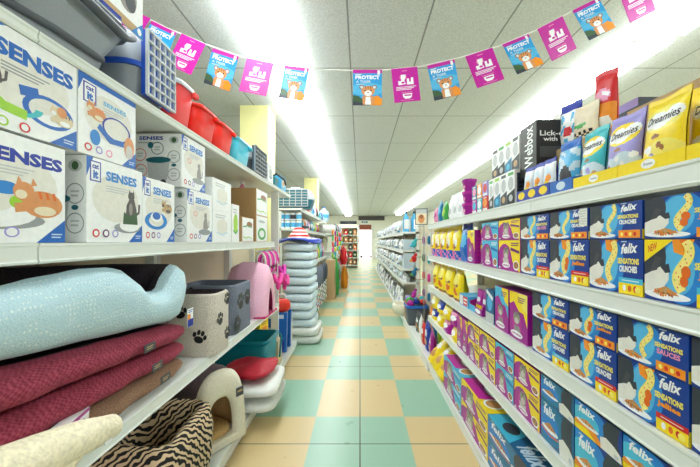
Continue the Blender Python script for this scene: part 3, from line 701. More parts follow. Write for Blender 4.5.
# second shelf down, far end
bb = lambda a, b: 'blue' if b < .3 else ('sky' if inell(a,b,.5,.55,.35,.2) else 'royal' if b > .85 else 'blue')
right('food_bag', bag_mesh('bb',0.17,0.235,0.08,bb,None,12,16,70,'blue','food_bag'), 'bright blue bag of dry food between yellow bags and purple box', 'food bag', 1.965,2.135,1.073, None)
yb = lambda a, b: (('hotpink' if a < .55 else 'blue') if (int(a*9)+int(b*14)) % 4 else 'pink') if b < .28 else 'orange' if inell(a,b,.3,.38,.2,.07) else 'brown' if inell(a,b,.45,.85,.3,.05) else 'white' if inell(a,b,.75,.5,.12,.1) else ('cream' if inell(a,b,.4,.62,.25,.18) else 'lemon' if inell(a,b,.55,.7,.4,.14) else 'brown' if inell(a,b,.6,.4,.2,.08) else 'yellow')
for i in range(5):
    a = 2.15+0.17*i
    right('food_bag', bag_mesh(('yb',i%2),0.165,0.228,0.065,yb,None,20,26,72+i%2,'sand','food_bag'), 'yellow bag of dry cat food, second shelf down, %s from the blue bag' % nth(i), 'food bag', a,a+0.165,1.073,'yellow food bags on the second shelf down', jit=0.1)
# third shelf down
m = MB(); w, d, h = 0.2, 0.2, 0.11
m.box(-w/2,w/2,0,0.004,0,0.035,'purple'); m.box(-w/2,w/2,0,d,0,0.004,'purple'); m.box(-w/2,w/2,d-0.004,d,0,h,'dpurple')
for s in (-1,1):
    xs = sorted((s*w/2, s*(w/2-0.004))); m.loft([[(x,0.004,0.004),(x,d-0.004,0.004),(x,d-0.004,h),(x,0.004,0.05)] for x in xs[::-1]],'purple',smooth=False)
f = Face(m,(-w/2,0,0),(1,0,0),(0,0,1),w,0.035); f.rect(0,0,0.5,1,'sky'); f.ell(0.7,0.5,0.2,0.35,'white')
cad = single('display_tray', m.mesh('display_tray'), 'open purple display tray of cat sachets on the third shelf down', 'display tray', (0.64,1.83,0.801), RGT)
sa = lambda a, b: 'yellow' if b < .3 else 'white' if inell(a,b,.5,.55,.3,.12) else 'purple'
for i in range(4):
    o = single('food_sachet', bag_mesh('sachet',0.085,0.12,0.02,sa,None,12,14,80,'purple','food_sachet'), 'purple cat food sachet in the open display tray, %s' % ('front row nearer end','front row farther end','back row nearer end','back row farther end')[i], 'sachet', (0.665+0.055*(i//2),1.785+0.09*(i % 2),0.806), RGT, 'sachets in the display tray', rx=radians(-8))
me = carton_mesh('openbox',0.10,0.14,0.16,'tealbox',lambda f: (f.rect(0,0,1,0.3,'lgrey'), f.ell(0.5,0.6,0.3,0.25,'sky'), f.stroke([(0.1,0.95),(0.9,0.75)],[0.06]*2,'white')),None,None,None,'treat_box')
right('treat_box', me, 'blue and white box beside the tall dry food boxes, third shelf down', 'treat box', 1.56,1.66,0.80, None)
me = carton_mesh('cansbox',0.16,0.12,0.07,'sky',lambda f: (f.rect(0.45,0.1,0.95,0.9,'ored'), f.rect(0.05,0.1,0.4,0.9,'white'), f.lines(0.5,0.2,0.9,0.8,2,'white')),None,None,None,'treat_box')
right('treat_box', me, 'low red and light blue box at the tray end, third shelf down', 'treat box', 1.94,2.09,0.80, None)
for i in range(4):
    a = 2.1+0.21*i
    right('food_bag', bag_mesh(('yc',i%2),0.2,0.21,0.075,lambda a,b: 'white' if a < .12 else ('lemon' if inell(a,b,.5,.7,.35,.2) else 'dorange' if inell(a,b,.5,.3,.3,.12) else 'brown' if b < .1 or inell(a,b,.6,.5,.3,.04) else 'sand' if inell(a,b,.25,.82,.2,.08) else 'yellow'),None,18,24,84+i%2,'yellow','food_bag',crumple=2.0), 'plump yellow food bag, third shelf down, %s beyond the sachet tray' % nth(i), 'food bag', a,a+0.2,0.80,'plump yellow bags on the third shelf down', jit=0.12)
# fourth shelf down, far end: soft yellow packs two high
for i in range(8):
    l, k = i//4, i % 4; c = ('yellow','purple','yellow','royal')[(k+l) % 4]
    pa = lambda a, b, c=c: ('white' if inell(a,b,.5,.5,.3,.14) else 'lemon' if c == 'yellow' and b > .7 else 'yellow' if c == 'royal' and b < .3 else 'pink' if c == 'purple' and inell(a,b,.5,.75,.4,.12) else c)
    right('food_pack', bag_mesh(('sp',c),0.2,0.1,0.085,pa,None,12,12,90,c,'food_pack',seam=0.9,gus=0.9), 'squat %s food pack, %s layer, %s beyond the all-purple boxes' % ({'royal':'blue and yellow'}.get(c,c), ('lower','upper')[l], nth(k)), 'food pack', 2.16+0.205*k,2.36+0.205*k,0.52+0.1*l,'squat food packs on the fourth shelf down', h=1.0, jit=0.1)
# bottom shelf, far end: sliding heap of yellow bags
for i, (y, z, c, rx, xx) in enumerate(((2.58,0.162,'yellow',-48,0.60),(2.75,0.158,'yellow',-44,0.60),(2.92,0.15,'yellow',-38,0.60),(2.58,0.117,'teal',-10,0.83),(2.75,0.117,'purple',-10,0.83),(2.92,0.117,'lilac',-10,0.83))):
    pa = lambda a, b, c=c: ('white' if inell(a,b,.5,.6,.3,.12) else 'food' if inell(a,b,.5,.3,.3,.12) else c)
    single('food_bag', bag_mesh(('heap',c),0.16,0.27,0.08,pa,None,12,16,95,c,'food_bag'), 'leaning %s food bag at the far end of the bottom right shelf, %s row, %s' % (c, ('front','back')[i//3], ('nearest','middle','farthest')[i % 3]), 'food bag', (xx,y,z+0.0), RGT, 'leaning bags at the bottom right', rx=radians(rx))
# ------------------------------------------------------------------ the gap in the right shelving
t = thing('toy_stand', 'narrow wire stand hung with small pet toys in the gap between right bays', 'toy stand', (0.80,4.12,0.101))
m = MB(); m.box(-0.07,0.07,-0.07,0.07,0,0.02,'chrome'); part('base', m, t)
m = MB(); m.tube([(0,0,0.02),(0,0,1.30)],0.006,'chrome'); part('pole', m, t)
for k, z in enumerate((0.62,0.9,1.12,1.28)):
    m = MB(); m.tube([(0,0,z),(-0.11,-0.04,z),(-0.11,-0.04,z-0.03)],0.004,'chrome',6); part('hook', m, t)
t = thing('poster_card', 'small framed card with a pet picture above the toy stand', 'sign', (0.755,4.05,1.40), -0.3)
m = MB(); m.box(-0.075,0.075,0,0.012,0,0.2,'dgrey'); part('frame', m, t)
m = MB(); m.box(-0.066,0.066,-0.003,0,0.01,0.19,'cream'); f = Face(m,(-0.066,-0.003,0.01),(1,0,0),(0,0,1),0.132,0.18); f.rect(0,0.72,1,1,'lgrey'); f.ell(0.5,0.35,0.3,0.3,'ginger'); f.ell(0.5,0.5,0.18,0.15,'brown'); part('picture', m, t)
for i, (x, z, c, nm) in enumerate(((0.63,1.14,'aqua','bright blue plush toy hanging below the pet picture card'),(0.63,0.96,'red','red rope toy hanging in the gap'),(0.63,0.78,'teal','blue and green plush toy hanging lower in the gap'),(0.63,0.52,'purple','purple squeaky toy hanging lowest in the gap'))):
    m = MB(); m.superq(0,0,0.05,0.035,0.03,0.045,c,1,1,12,8); m.superq(0.02,-0.01,0.1,0.022,0.02,0.02,c,1,1,10,6); m.superq(-0.03,0,0.03,0.03,0.015,0.018,('sky','orange','green','magenta')[i],1,1,10,6); m.tube([(0,0,0.09),(0,0,0.15)],0.003,'dgrey',5)
    single('plush_toy', m.mesh('plush_toy'), nm, 'pet toy', (x+0.04,4.08,z-0.03), 0.3*i)
m = MB(); m.box(0.62,0.895,3.03,4.76,0,0.10,'shelf'); tag(link('display_plinth', m.mesh('display_plinth')), 'low white plinth under the toy bin in the gap on the right', 'plinth')
for i, (c, y, x, hh) in enumerate((('purple',3.14,0.66,0.24),('royal',3.34,0.66,0.28),('yellow',3.14,0.79,0.33),('lime',3.36,0.79,0.36),('red',3.54,0.66,0.22),('teal',3.58,0.79,0.34),('white',3.76,0.67,0.25),('orange',3.80,0.80,0.34),('dgrey',3.98,0.68,0.24))):
    pa = lambda a, b, c=c: 'white' if inell(a,b,.5,.6,.3,.12) else 'food' if inell(a,b,.5,.3,.3,.12) else c
    single('food_bag', bag_mesh(('gap',c),0.17,0.30,0.07,pa,None,10,14,120+i,c,'food_bag'), '%s bag standing on the low plinth in the gap' % {'royal':'blue','dgrey':'dark grey','lime':'lime green'}.get(c,c), 'food bag', (x,y,0.102), RGT+0.1*((i % 3)-1), 'bags on the low plinth').scale.z = hh/0.30
t = thing('toy_bin', 'dark bin heaped with colourful toys, gap on the right', 'bin', (0.745,4.40,0.101))
m = MB(); m.loft([rr(0.22,0.26,0.03,0.0),rr(0.27,0.31,0.03,0.24),rr(0.25,0.29,0.03,0.24),rr(0.21,0.25,0.03,0.02)],'pl_dgrey',cap0=True,cap1=True); part('tub', m, t)
m = MB(); m.loft([rr(0.285,0.325,0.035,0.225),rr(0.285,0.325,0.035,0.26),rr(0.25,0.29,0.03,0.26),rr(0.25,0.29,0.03,0.225)],'blue',cap0=False,cap1=False); part('rim', m, t)
rn = random.Random(4); tc = ('purple','royal','red','green','white','aqua','ored','dgrey','teal','lilac','dpurple','pink')
for i in range(12):
    c = tc[i]; m = MB(); r = 0.04 if i % 3 else 0.055
    m.superq(0,0,r,r,r*0.9,r,c,1,1,12,8); m.superq(r*0.8,0,r*1.3,r*0.6,r*0.5,r*0.5,('white','yellow','orange','sky')[i % 4],1,1,10,6)
    nm = {'royal':'blue','aqua':'turquoise','ored':'orange','dgrey':'dark grey','dpurple':'dark purple'}.get(c,c)
    single('plush_toy', m.mesh('plush_toy'), 'small %s toy heaped in the dark toy bin' % nm, 'pet toy', (0.66+0.08*(i % 3),4.30+0.068*(i//3),0.321+(0.03 if i % 2 else 0.0)+0.02*(i % 3)), rn.random()*6, 'toys in the floor bin')
m = MB(); m.box(0.90,0.92,3.04,4.75,0.02,1.42,'backpanel'); t = tag(link('pegboard', m.mesh('pegboard')), 'tall plain pegboard panel behind the toys in the gap on the right', 'panel')
pc = ('red','lime','aqua','purple','orange','royal','hotpink','dgreen','white','brown','teal','ored')
for i in range(16):
    c = pc[(i*5) % 12]; m = MB(); m.box(-0.05,0.05,-0.012,0,0.0,0.17,'offwhite'); m.superq(0,-0.022,0.07,0.042,0.02,0.055,c,0.7,0.8,12,8)
    single('hanging_toy', m.mesh('hanging_toy'), 'carded pet toy on the pegboard, %s row up, %s from the near end' % (nth(i//4), nth(i % 4)), 'toy pack', (0.898,3.5+0.34*(i % 4),0.42+0.24*(i//4)), RGT, 'carded toys on the pegboard')
# ------------------------------------------------------------------ far right bays: bags of litter and food
far_art = [lambda a,b: 'ice' if inell(a,b,.5,.6,.35,.2) else 'dgrey' if inell(a,b,.5,.25,.25,.1) else 'lgrey',
           lambda a,b: 'slate' if b > .75 else 'white' if inell(a,b,.5,.4,.35,.2) else 'grey',
           lambda a,b: 'teal' if b < .22 else 'dgrey' if inell(a,b,.5,.55,.2,.15) else 'white',
           lambda a,b: 'dgreen' if inell(a,b,.4,.4,.25,.2) else 'lgrey' if b < .8 else 'dgrey',
           lambda a,b: 'lilac' if inell(a,b,.5,.5,.2,.15) else 'white' if (int(a*5)+int(b*7)) % 3 else 'lgrey']
nmc = ('pale grey','grey with dark top','white with teal foot','pale grey with green print','white with lilac print')
shn = ('top','second','third','fourth','bottom')
rn = random.Random(9)
for si, (z, xf) in enumerate(R2):
    hmax = (0.24,0.20,0.20,0.15,0.36)[si]; y = 5.16 if si == 0 else 5.25 if si == 4 else 4.92 if si in (1,2) else 4.80; k = 0
    while y < 12.3:
        w = 0.24 + 0.05*rn.random(); v = (k*2+si+int(rn.random()*2)) % 5
        if si == 0: v = (0,4,2,4,0)[v]
        me = bag_mesh(('farbag',v),0.26,0.25,0.12,far_art[v],None,8,10,100+v,'lgrey','litter_bag')
        o = right('litter_bag', me, '%s bag, %s shelf of far right bays, %s from near' % (nmc[v], shn[si], nth(k)), 'bag', y, y+w, z, 'bags in the far right bays', 0.26, hmax/0.25*(0.8+0.18*rn.random()), x=0.63, jit=0.15)
        y += w + 0.01 + (0.02 if y < 8 else 0.08); k += 1
for i, (x, y) in enumerate(((0.68,4.86),(0.80,4.86),(0.70,5.02))):
    t = thing('spray_bottle', 'tall pale blue spray bottle on the far right top shelf, %s' % ('nearest the aisle','beside the picture card','behind the other two')[i], 'bottle', (x,y,1.336), 0.4*i, 'pale blue spray bottles')
    m = MB(); m.loft([rr(0.085,0.085,0.03,0),rr(0.09,0.09,0.035,0.02),rr(0.09,0.09,0.035,0.2),rr(0.035,0.035,0.015,0.25),rr(0.03,0.03,0.012,0.27)],'sky' if i < 2 else 'ice'); part('body', m, t)
    m = MB(); m.box(-0.034,0.034,-0.0475,-0.0455,0.04,0.18,'white'); part('paper_label', m, t)
    m = MB(); m.cyl(0,0,0.27,0.30,0.02,0.016,'slate'); m.cyl(0,0,0.30,0.36,0.007,0.005,'slate',8); part('cap', m, t)
for i, (z, n) in enumerate(((1.07,2),(0.795,3))):
    for k in range(n):
        me = carton_mesh('tealpack',0.16,0.09,0.075,'ice',None,lambda f: None,lambda f: (f.rect(0,0.5,1,1,'dteal'), f.rect(0.1,0.1,0.9,0.4,'white')),None,'litter_pack')
        single('litter_pack', me, 'flat teal and white pack stacked at the near end, far right %s shelf, %s up' % (('second','third')[i], nth(k)), 'pack', (0.715,4.79,z+0.001+0.0755*k), 0, 'flat teal packs')
t = thing('pet_bed', 'white curled pet bed on the bottom of far right bays', 'pet bed', (0.64,5.02,0.091))
m = MB(); m.loft([[(r*cos(2*pi*k/28), r*1.2*sin(2*pi*k/28), z) for k in range(28)] for r, z in ((0.10,0.0),(0.14,0.05),(0.15,0.13),(0.13,0.17),(0.10,0.13),(0.09,0.05))],'fl_cream'); part('bolster', m, t)
m = MB(); m.superq(0,0,0.06,0.09,0.11,0.03,'fl_beige',0.6,1,20,8); part('cushion', m, t)
open_carton('small cardboard box at the end of the gap before the far right bays', 0.64, 0.80, 4.58, 4.74, 0.101, 0.30, lid=True)
# ------------------------------------------------------------------ left shelving, middle shelf: white toy boxes
XL = -0.775
KL = 0.981
def left(name, me, label, cat, y0, y1, z, group=None, x=XL, jit=0.0):
    k = KL if x in (XL, -1.0) else 1.0
    o = single(name, me, label, cat, (x, (y0+y1)/2*k, z + 0.001), LFT + random.uniform(-jit, jit), group)
    o.scale.x = k; return o
def logo(f, a, b, w, h):
    f.rect(a,b,a+w,b+h,'royal'); f.rect(a+w*0.1,b+h*0.06,a+w*0.9,b+h*0.94,'white'); f.text('cat',a+w*0.2,b+h*0.62,a+w*0.8,b+h*0.86,'royal',0.04); f.text('it',a+w*0.28,b+h*0.14,a+w*0.74,b+h*0.56,'blue',0.06)
def ginger_cat(f, a, b, s, c='ginger', c2='cream'):
    """a plain cat lying down, seen from the side, head towards the toy"""
    k = f.w/f.h
    f.ell(a,b,s,s*k*0.62,c); f.ell(a-s*0.9,b+s*k*0.5,s*0.48,s*k*0.42,c); f.ell(a-s*1.02,b+s*k*0.36,s*0.26,s*k*0.2,c2)
    for q in (-1.25,-0.6): f.poly([(a+s*q,b+s*k*0.75),(a+s*(q+0.3),b+s*k*0.85),(a+s*(q+0.1),b+s*k*1.15)],c)
    f.stroke([(a-s*0.4,b-s*k*0.1),(a-s*1.3,b-s*k*0.25)],[s*k*0.2]*2,c); f.ell(a+s*0.1,b-s*k*0.3,s*0.55,s*k*0.22,c2)
    for q in (-0.2,0.15,0.5): f.stroke([(a+s*q,b+s*k*0.58),(a+s*(q+0.1),b+s*k*0.25)],[s*k*0.07]*2,'dorange' if c == 'ginger' else 'dgrey')
def sitting_cat(f, a, b, s, c='catd'):
    k = f.w/f.h
    f.poly([(a-s,b),(a-s*0.9,b+s*k*1.3),(a-s*0.3,b+s*k*2.2),(a+s*0.4,b+s*k*2.1),(a+s*0.8,b+s*k*0.9),(a+s*0.8,b)],c)
    f.ell(a-s*0.1,b+s*k*2.4,s*0.55,s*k*0.5,c)
    for q in (-0.55,0.1): f.poly([(a+s*q,b+s*k*2.7),(a+s*(q+0.35),b+s*k*2.7),(a+s*(q+0.15),b+s*k*3.15)],c)
    f.stroke([(a+s*0.7,b+s*k*0.3),(a+s*1.2,b+s*k*0.6),(a+s*1.3,b+s*k*1.6)],[s*k*0.16]*3,c); f.ell(a-s*0.2,b+s*k*0.9,s*0.3,s*k*0.7,'catg')
def senses(kind):
    def fn(f):
        f.rect(0,0,1,1,'white'); f.ell(0.5,0.55,0.42,0.3,'offwhite')
        f.poly([(1,0),(1,0.24),(0.72,0)],'blue'); f.lines(0.86,0.04,0.97,0.10,2,'ice')
        if kind != 'big': f.poly([(0,1),(0,0.76),(0.1,1)],'blue')
        if kind == 'big':     # track with a cat at each end
            f.poly([(0.25,1),(0.36,1),(0.25,0.93)],'blue'); f.text('SENSES',0.27,0.70,0.96,0.87,'blue',0.05); f.lines(0.32,0.56,0.72,0.66,3,'grey')
            f.ring(0.72,0.32,0.24,0.17,0.22,'blue'); f.ring(0.40,0.30,0.26,0.13,0.26,'aqua',24,pi*0.9,pi*2.0); f.stroke([(0.18,0.34),(0.34,0.22),(0.52,0.2)],[0.05]*3,'lime'); f.stroke([(0.46,0.44),(0.62,0.48)],[0.05]*2,'blue')
            sitting_cat(f,0.27,0.42,0.07,'catd'); ginger_cat(f,0.86,0.30,0.1,'sand','white'); f.ell(0.84,0.38,0.05,0.06,'ginger'); f.ell(0.33,0.07,0.045,0.05,'lime'); f.ell(0.33,0.07,0.03,0.035,'white'); f.ell(0.50,0.07,0.045,0.05,'red'); f.ell(0.50,0.07,0.03,0.035,'white')
        elif kind == 'small':
            f.rect(0,0.93,1,1,'blue'); logo(f,0.07,0.66,0.20,0.25); f.text('SENSES',0.38,0.72,0.80,0.78,'sky',0.03); f.lines(0.38,0.6,0.75,0.7,3,'lgrey')
            ginger_cat(f,0.30,0.56,0.13); f.ring(0.62,0.46,0.26,0.16,0.12,'royal'); f.stroke([(0.3,0.42),(0.5,0.28),(0.75,0.3)],[0.04]*3,'blue'); f.ell(0.25,0.25,0.08,0.1,'felixl'); f.ell(0.86,0.28,0.1,0.16,'ginger'); f.ell(0.86,0.22,0.07,0.1,'catl')
            for k in range(3): f.ell(0.14+0.17*k,0.10,0.055,0.05,('red','lilac','pink')[k]); f.ell(0.14+0.17*k,0.10,0.035,0.032,'white')
        else:
            if kind == 'dome':
                f.text('SENSES',0.28,0.74,0.97,0.87,'royal',0.05); f.lines(0.3,0.62,0.7,0.71,3,'lgrey')
                f.ell(0.36,0.21,0.44,0.09,'grey'); f.ell(0.36,0.27,0.36,0.13,'white'); f.ell(0.32,0.36,0.2,0.09,'offwhite'); f.ell(0.46,0.50,0.12,0.06,'felixl')
                f.ell(0.27,0.43,0.07,0.06,'lime'); f.ell(0.56,0.38,0.07,0.06,'lime'); ginger_cat(f,0.78,0.38,0.19)
                for k in range(2): f.ell(0.32+0.19*k,0.10,0.06,0.05,'lilac'); f.ell(0.32+0.19*k,0.10,0.045,0.038,'white')
            else:
                logo(f,0.05,0.72,0.17,0.24); f.text('SENSES',0.30,0.76,0.88,0.88,'felixl',0.045); f.lines(0.3,0.62,0.75,0.71,3,'lgrey')
                if kind == 'grass':
                    f.ell(0.70,0.19,0.26,0.07,'grey'); f.ell(0.74,0.22,0.2,0.08,'white'); sitting_cat(f,0.78,0.34,0.12); f.poly([(0.60,0.24),(0.62,0.40),(0.74,0.34),(0.88,0.42),(0.90,0.24)],'dgreen'); f.rect(0.18,0.34,0.42,0.56,'offwhite')
                elif kind == 'ring':
                    f.ring(0.40,0.34,0.34,0.14,0.35,'felixl'); f.ell(0.40,0.40,0.18,0.08,'white'); f.ell(0.40,0.42,0.12,0.06,'blue'); ginger_cat(f,0.76,0.56,0.15,'tan','catd')
                elif kind == 'tall':
                    sitting_cat(f,0.72,0.26,0.11,'catg'); f.ring(0.3,0.55,0.07,0.05,0.2,'ored'); f.ell(0.68,0.2,0.26,0.06,'grey')
                for k in range(3): f.ell(0.14+0.16*k,0.11,0.055,0.05,('red','dpurple','lilac')[k]); f.ell(0.14+0.16*k,0.11,0.035,0.032,'white')
    return fn
def senses_side(f):
    f.rect(0,0,1,1,'white'); f.text('SENSES',0.12,0.88,0.62,0.95,'royal',0.04); f.lines(0.1,0.8,0.55,0.86,1,'lgrey')
    f.ell(0.84,0.88,0.10,0.07,'lgrey'); f.ell(0.84,0.88,0.05,0.05,'dgreen')
    for a, b, c in ((0.14,0.60,'ored'),(0.16,0.30,'ored'),(0.50,0.72,'dteal'),(0.84,0.56,'grey'),(0.84,0.22,'grey')): f.ring(a,b,0.13,0.12,0.1,c,20); f.lines(a-0.06,b-0.05,a+0.06,b+0.05,2,'lgrey')
    f.ell(0.36,0.78,0.06,0.06,'dteal'); f.ell(0.36,0.46,0.03,0.03,'slate'); f.ell(0.84,0.40,0.05,0.03,'dteal')
    f.poly([(0.32,0.12),(0.28,0.5),(0.76,0.5),(0.70,0.12)],'lgrey'); f.ell(0.52,0.50,0.26,0.06,'dteal'); f.ell(0.3,0.08,0.06,0.05,'slate'); f.ell(0.62,0.08,0.06,0.05,'slate')
G = 'white cat toy boxes'
def sbox(kind, w, d, h, side=True): return carton_mesh(('s',kind,w,h), w, d, h, 'white', senses(kind), senses_side if side else None, None, lambda f: f.rect(0,0,1,1,'offwhite'), 'toy_box')
ZM = 1.195
left('toy_box', sbox('dome',0.276,0.26,0.243), 'white cat toy box with ginger cat and round dome toy, lower row nearest camera', 'toy box', 0.605,0.881,ZM,G)
left('toy_box', sbox('grass',0.242,0.20,0.248), 'white cat toy box with grey cat on green grass planter', 'toy box', 0.950,1.192,ZM,G)
left('toy_box', sbox('ring',0.205,0.2,0.236), 'white cat toy box with blue ring toy and tabby cat', 'toy box', 1.195,1.400,ZM,G)
left('toy_box', sbox('tall',0.25,0.2,0.24), 'white cat toy box with sitting grey cat, lower row beneath the circle-printed side box', 'toy box', 1.504,1.754,ZM,G)
left('toy_box', sbox('big',0.285,0.26,0.226), 'large white toy box with big blue lettering and track toy, upper row nearest camera', 'toy box', 0.632,0.917,ZM+0.250,G)
left('toy_box', sbox('small',0.236,0.2,0.226), 'white toy box with blue top band and playing ginger cat, upper row', 'toy box', 0.922,1.158,ZM+0.2505,G)
left('toy_box', sbox('tall',0.22,0.21,0.228), 'white toy box showing its side of small printed circles, upper row', 'toy box', 1.457,1.677,ZM+0.2425,G)
# behind the lower row, so the upper boxes have something under them
left('toy_box', sbox('ring',0.205,0.1,0.236), 'white toy box tucked behind the blue ring box', 'toy box', 1.25,1.455,ZM,G,x=-1.0)
def plainf(c, d):
    def fn(f): f.ell(0.5,0.5,0.3,0.25,c); f.stroke([(0.2,0.3),(0.5,0.22),(0.8,0.32)],[0.03]*3,d); f.lines(0.15,0.75,0.7,0.9,2,'lgrey')
    return fn
for l in range(2):
    left('toy_box', carton_mesh('pw',0.25,0.2,0.17,'white',plainf('offwhite','ice'),lambda f: f.lines(0.1,0.2,0.8,0.8,4,'ice'),None,None,'toy_box'), 'plain white box beyond the grey cat boxes, %s of two' % ('lower','upper')[l], 'box', 1.763,2.013,ZM+0.171*l,'plain white boxes')
left('toy_box', carton_mesh('pg',0.12,0.2,0.23,'white',plainf('lime','green'),None,None,lambda f: f.rect(0,0,1,1,'green'),'toy_box'), 'narrow white box with green print beside the brown kraft box', 'box', 2.03,2.15,ZM)
def kraftf(ring):
    def fn(f):
        f.rect(0.04,0.02,1,0.98,'white')
        if ring: f.ring(0.5,0.30,0.36,0.24,0.4,'green',20); f.ell(0.5,0.78,0.3,0.06,'lgrey')
        else: f.ell(0.65,0.72,0.25,0.12,'brown'); f.stroke([(0.1,0.6),(0.5,0.66),(0.9,0.6)],[0.025]*3,'green'); f.stroke([(0.1,0.2),(0.35,0.14),(0.6,0.2),(0.9,0.12)],[0.02]*4,'lime')
    return fn
left('toy_box', carton_mesh('k1',0.235,0.16,0.165,'kraft',kraftf(False),None,None,None,'toy_box'), 'small brown kraft box with white front and green lines', 'box', 2.20,2.435,ZM)
for l in range(2): left('toy_box', carton_mesh(('k2',l),0.3,0.26,0.2,'kraft',kraftf(l == 0),None,None,None,'toy_box'), ('lower kraft box with green ring on white front','upper kraft box with white front, top of the brown pair')[l], 'box', 2.50,2.80,ZM+0.201*l)
m = MB(); m.loft([rr(0.08,0.08,0.02,0),rr(0.02,0.02,0.008,0.07)],'pink'); m.superq(0,0,0.08,0.02,0.02,0.02,'white',1,1,10,6)
single('party_hat', m.mesh('party_hat'), 'small pink pointed hat on the upper kraft box', 'hat', (-0.93,2.6,ZM+0.4035), 0.2).scale = (0.75,0.75,0.75)
# ------------------------------------------------------------------ top left shelf
ZS = 1.706
def loftp(rings, key, **k): m = MB(); m.loft(rings, key, **k); return m
def carrier(label, loc, rz, w, d, h, lower, upper, door, doorback, rim, tp=0.82):
    """pet carrier: lower shell, upper shell, grid door at the front (-Y), top handle"""
    t = thing('pet_carrier', label, 'pet carrier', loc, rz, None)
    part('lower_shell', loftp([rr(w*0.8,d*tp,0.05,0,0,d/2),rr(w*0.86,d*(tp+0.05),0.06,0.02,0,d/2),rr(w*0.92,d*(tp+0.09),0.06,h*0.2,0,d/2),rr(w,d*0.98,0.07,h*0.44,0,d/2)], lower), t)
    part('rim', loftp([rr(w+0.02,d+0.02,0.08,h*0.44,0,d/2),rr(w+0.02,d+0.02,0.08,h*0.50,0,d/2)], rim), t)
    part('upper_shell', loftp([rr(w,d,0.07,h*0.5,0,d/2),rr(w*0.94,d*0.94,0.08,h*0.78,0,d/2),rr(w*0.8,d*0.84,0.09,h*0.95,0,d/2),rr(w*0.6,d*0.66,0.08,h,0,d/2)], upper), t)
    m = MB(); dw, dh = w*0.78, h*0.82; z0 = h*0.09
    m.box(-dw/2,dw/2,-0.012,0.006,z0,z0+dh,doorback); q = part('door', m, t)
    m = MB(); n = 5
    for k in range(n+1): x = -dw/2 + dw*k/n; m.box(x-0.0042,x+0.0042,-0.022,-0.012,z0,z0+dh,door)
    for k in range(n+2): z = z0 + dh*k/(n+1); m.box(-dw/2,dw/2,-0.024,-0.013,z-0.0042,z+0.0042,door)
    part('door_grille', m, q)
    m = MB(); m.tube([(-0.07,d/2,h-0.005),(-0.06,d/2,h+0.025),(0.06,d/2,h+0.025),(0.07,d/2,h-0.005)],0.011,rim); part('handle', m, t)
    m = MB()
    for s in (-1,1): m.box(s*(w/2+0.012)-0.012,s*(w/2+0.012)+0.012,d*0.4,d*0.5,h*0.38,h*0.56,rim)
    part('clip', m, t)
    return t
carrier('grey cat carrier with white grid door and blue edge, beside the coral litter bin', (-0.785,1.275,ZS), LFT, 0.22, 0.34, 0.285, 'pl_grey','pl_grey','pl_lgrey','pl_royal','pl_royal')
cr = carrier('large speckled grey pet carrier nearest the camera on the top left shelf', (-0.975,0.56,ZS), 0, 0.38, 0.58, 0.40, 'pl_grey','pl_lgrey','pl_dgrey','pl_grey','pl_dgrey', 0.66)
m = MB(); m.box(0.188,0.206,0.16,0.20,0.05,0.15,'pl_grey',0.004); part('latch', m, cr)
m = MB(); m.tube([(0.168,0.12,0.035),(0.176,0.30,0.05),(0.176,0.46,0.055)],0.010,'pl_dgrey'); part('side_rib', m, cr)
m = MB(); m.tube([(0.20,0.26,0.205),(0.218,0.29,0.165),(0.218,0.50,0.150),(0.20,0.56,0.185)],0.014,'pl_dgrey'); part('side_handle', m, cr)
m = MB(); m.box(0.205,0.209,0.34,0.60,0.20,0.40,'white')
f = Face(m,(0.209,0.34,0.20),(0,1,0),(0,0,1),0.26,0.20); f.ell(0.25,0.6,0.10,0.2,'dgrey'); f.ell(0.25,0.6,0.06,0.1,'catl'); f.ell(0.7,0.55,0.18,0.3,'catg'); f.ell(0.76,0.45,0.1,0.16,'dgrey'); f.rect(0,0,1,0.14,'tan'); f.rect(0,0,0.6,0.06,'royal'); f.poly([(0.78,0),(1,0),(1,0.28)],'felixl'); f.ell(0.93,0.09,0.04,0.06,'white')
part('card_label', m, cr, 'white card label with dark print')
def tub(label, y0, y1, col, rimc, h, d=0.34, deco=True):
    w = y1-y0-0.006; t = thing('litter_tray', label, 'litter tray', (-0.772,(y0+y1)/2,ZS), LFT, 'litter trays along the top left shelf')
    part('tub', loftp([rr(w*0.80,d*0.84,0.05,0,0,d/2),rr(w*0.84,d*0.87,0.05,0.01,0,d/2),rr(w*0.97,d*0.98,0.05,h*0.93,0,d/2),rr(w*0.93,d*0.95,0.05,h*0.93,0,d/2),rr(w*0.8,d*0.83,0.05,0.012,0,d/2)], col), t)
    part('rim', loftp([rr(w*0.98,d*0.99,0.05,h*0.90,0,d/2),rr(w,d,0.05,h*0.93,0,d/2),rr(w,d,0.05,h,0,d/2),rr(w*0.92,d*0.94,0.05,h,0,d/2),rr(w*0.92,d*0.94,0.05,h*0.92,0,d/2)], rimc, cap0=False, cap1=False), t)
    m = MB(); m.box(w*0.22,w*0.40,-0.012,0.01,h*0.80,h*0.93,col,0.003); part('clip', m, t)
    if deco:
        m = MB(); m.tube([(-w*0.2,d*0.035,h*0.78),(0.0,d*0.045,h*0.6),(w*0.12,d*0.06,h*0.35),(w*0.13,d*0.075,h*0.1)],0.004,'white',6); part('sticker_line', m, t)
tub('coral litter bin with pale grey rim, largest of the trays on the top left shelf', 1.39,1.575,'pl_coral','pl_lgrey',0.195,0.40,False)
tub('bright red litter tray next to the coral bin', 1.58,1.815,'pl_red','pl_red',0.165)
tub('bright red litter tray next to the blue tray', 1.82,2.055,'pl_red','pl_red',0.165)
tub('light blue litter tray on the top left shelf', 2.06,2.37,'pl_blue','pl_blue',0.16)
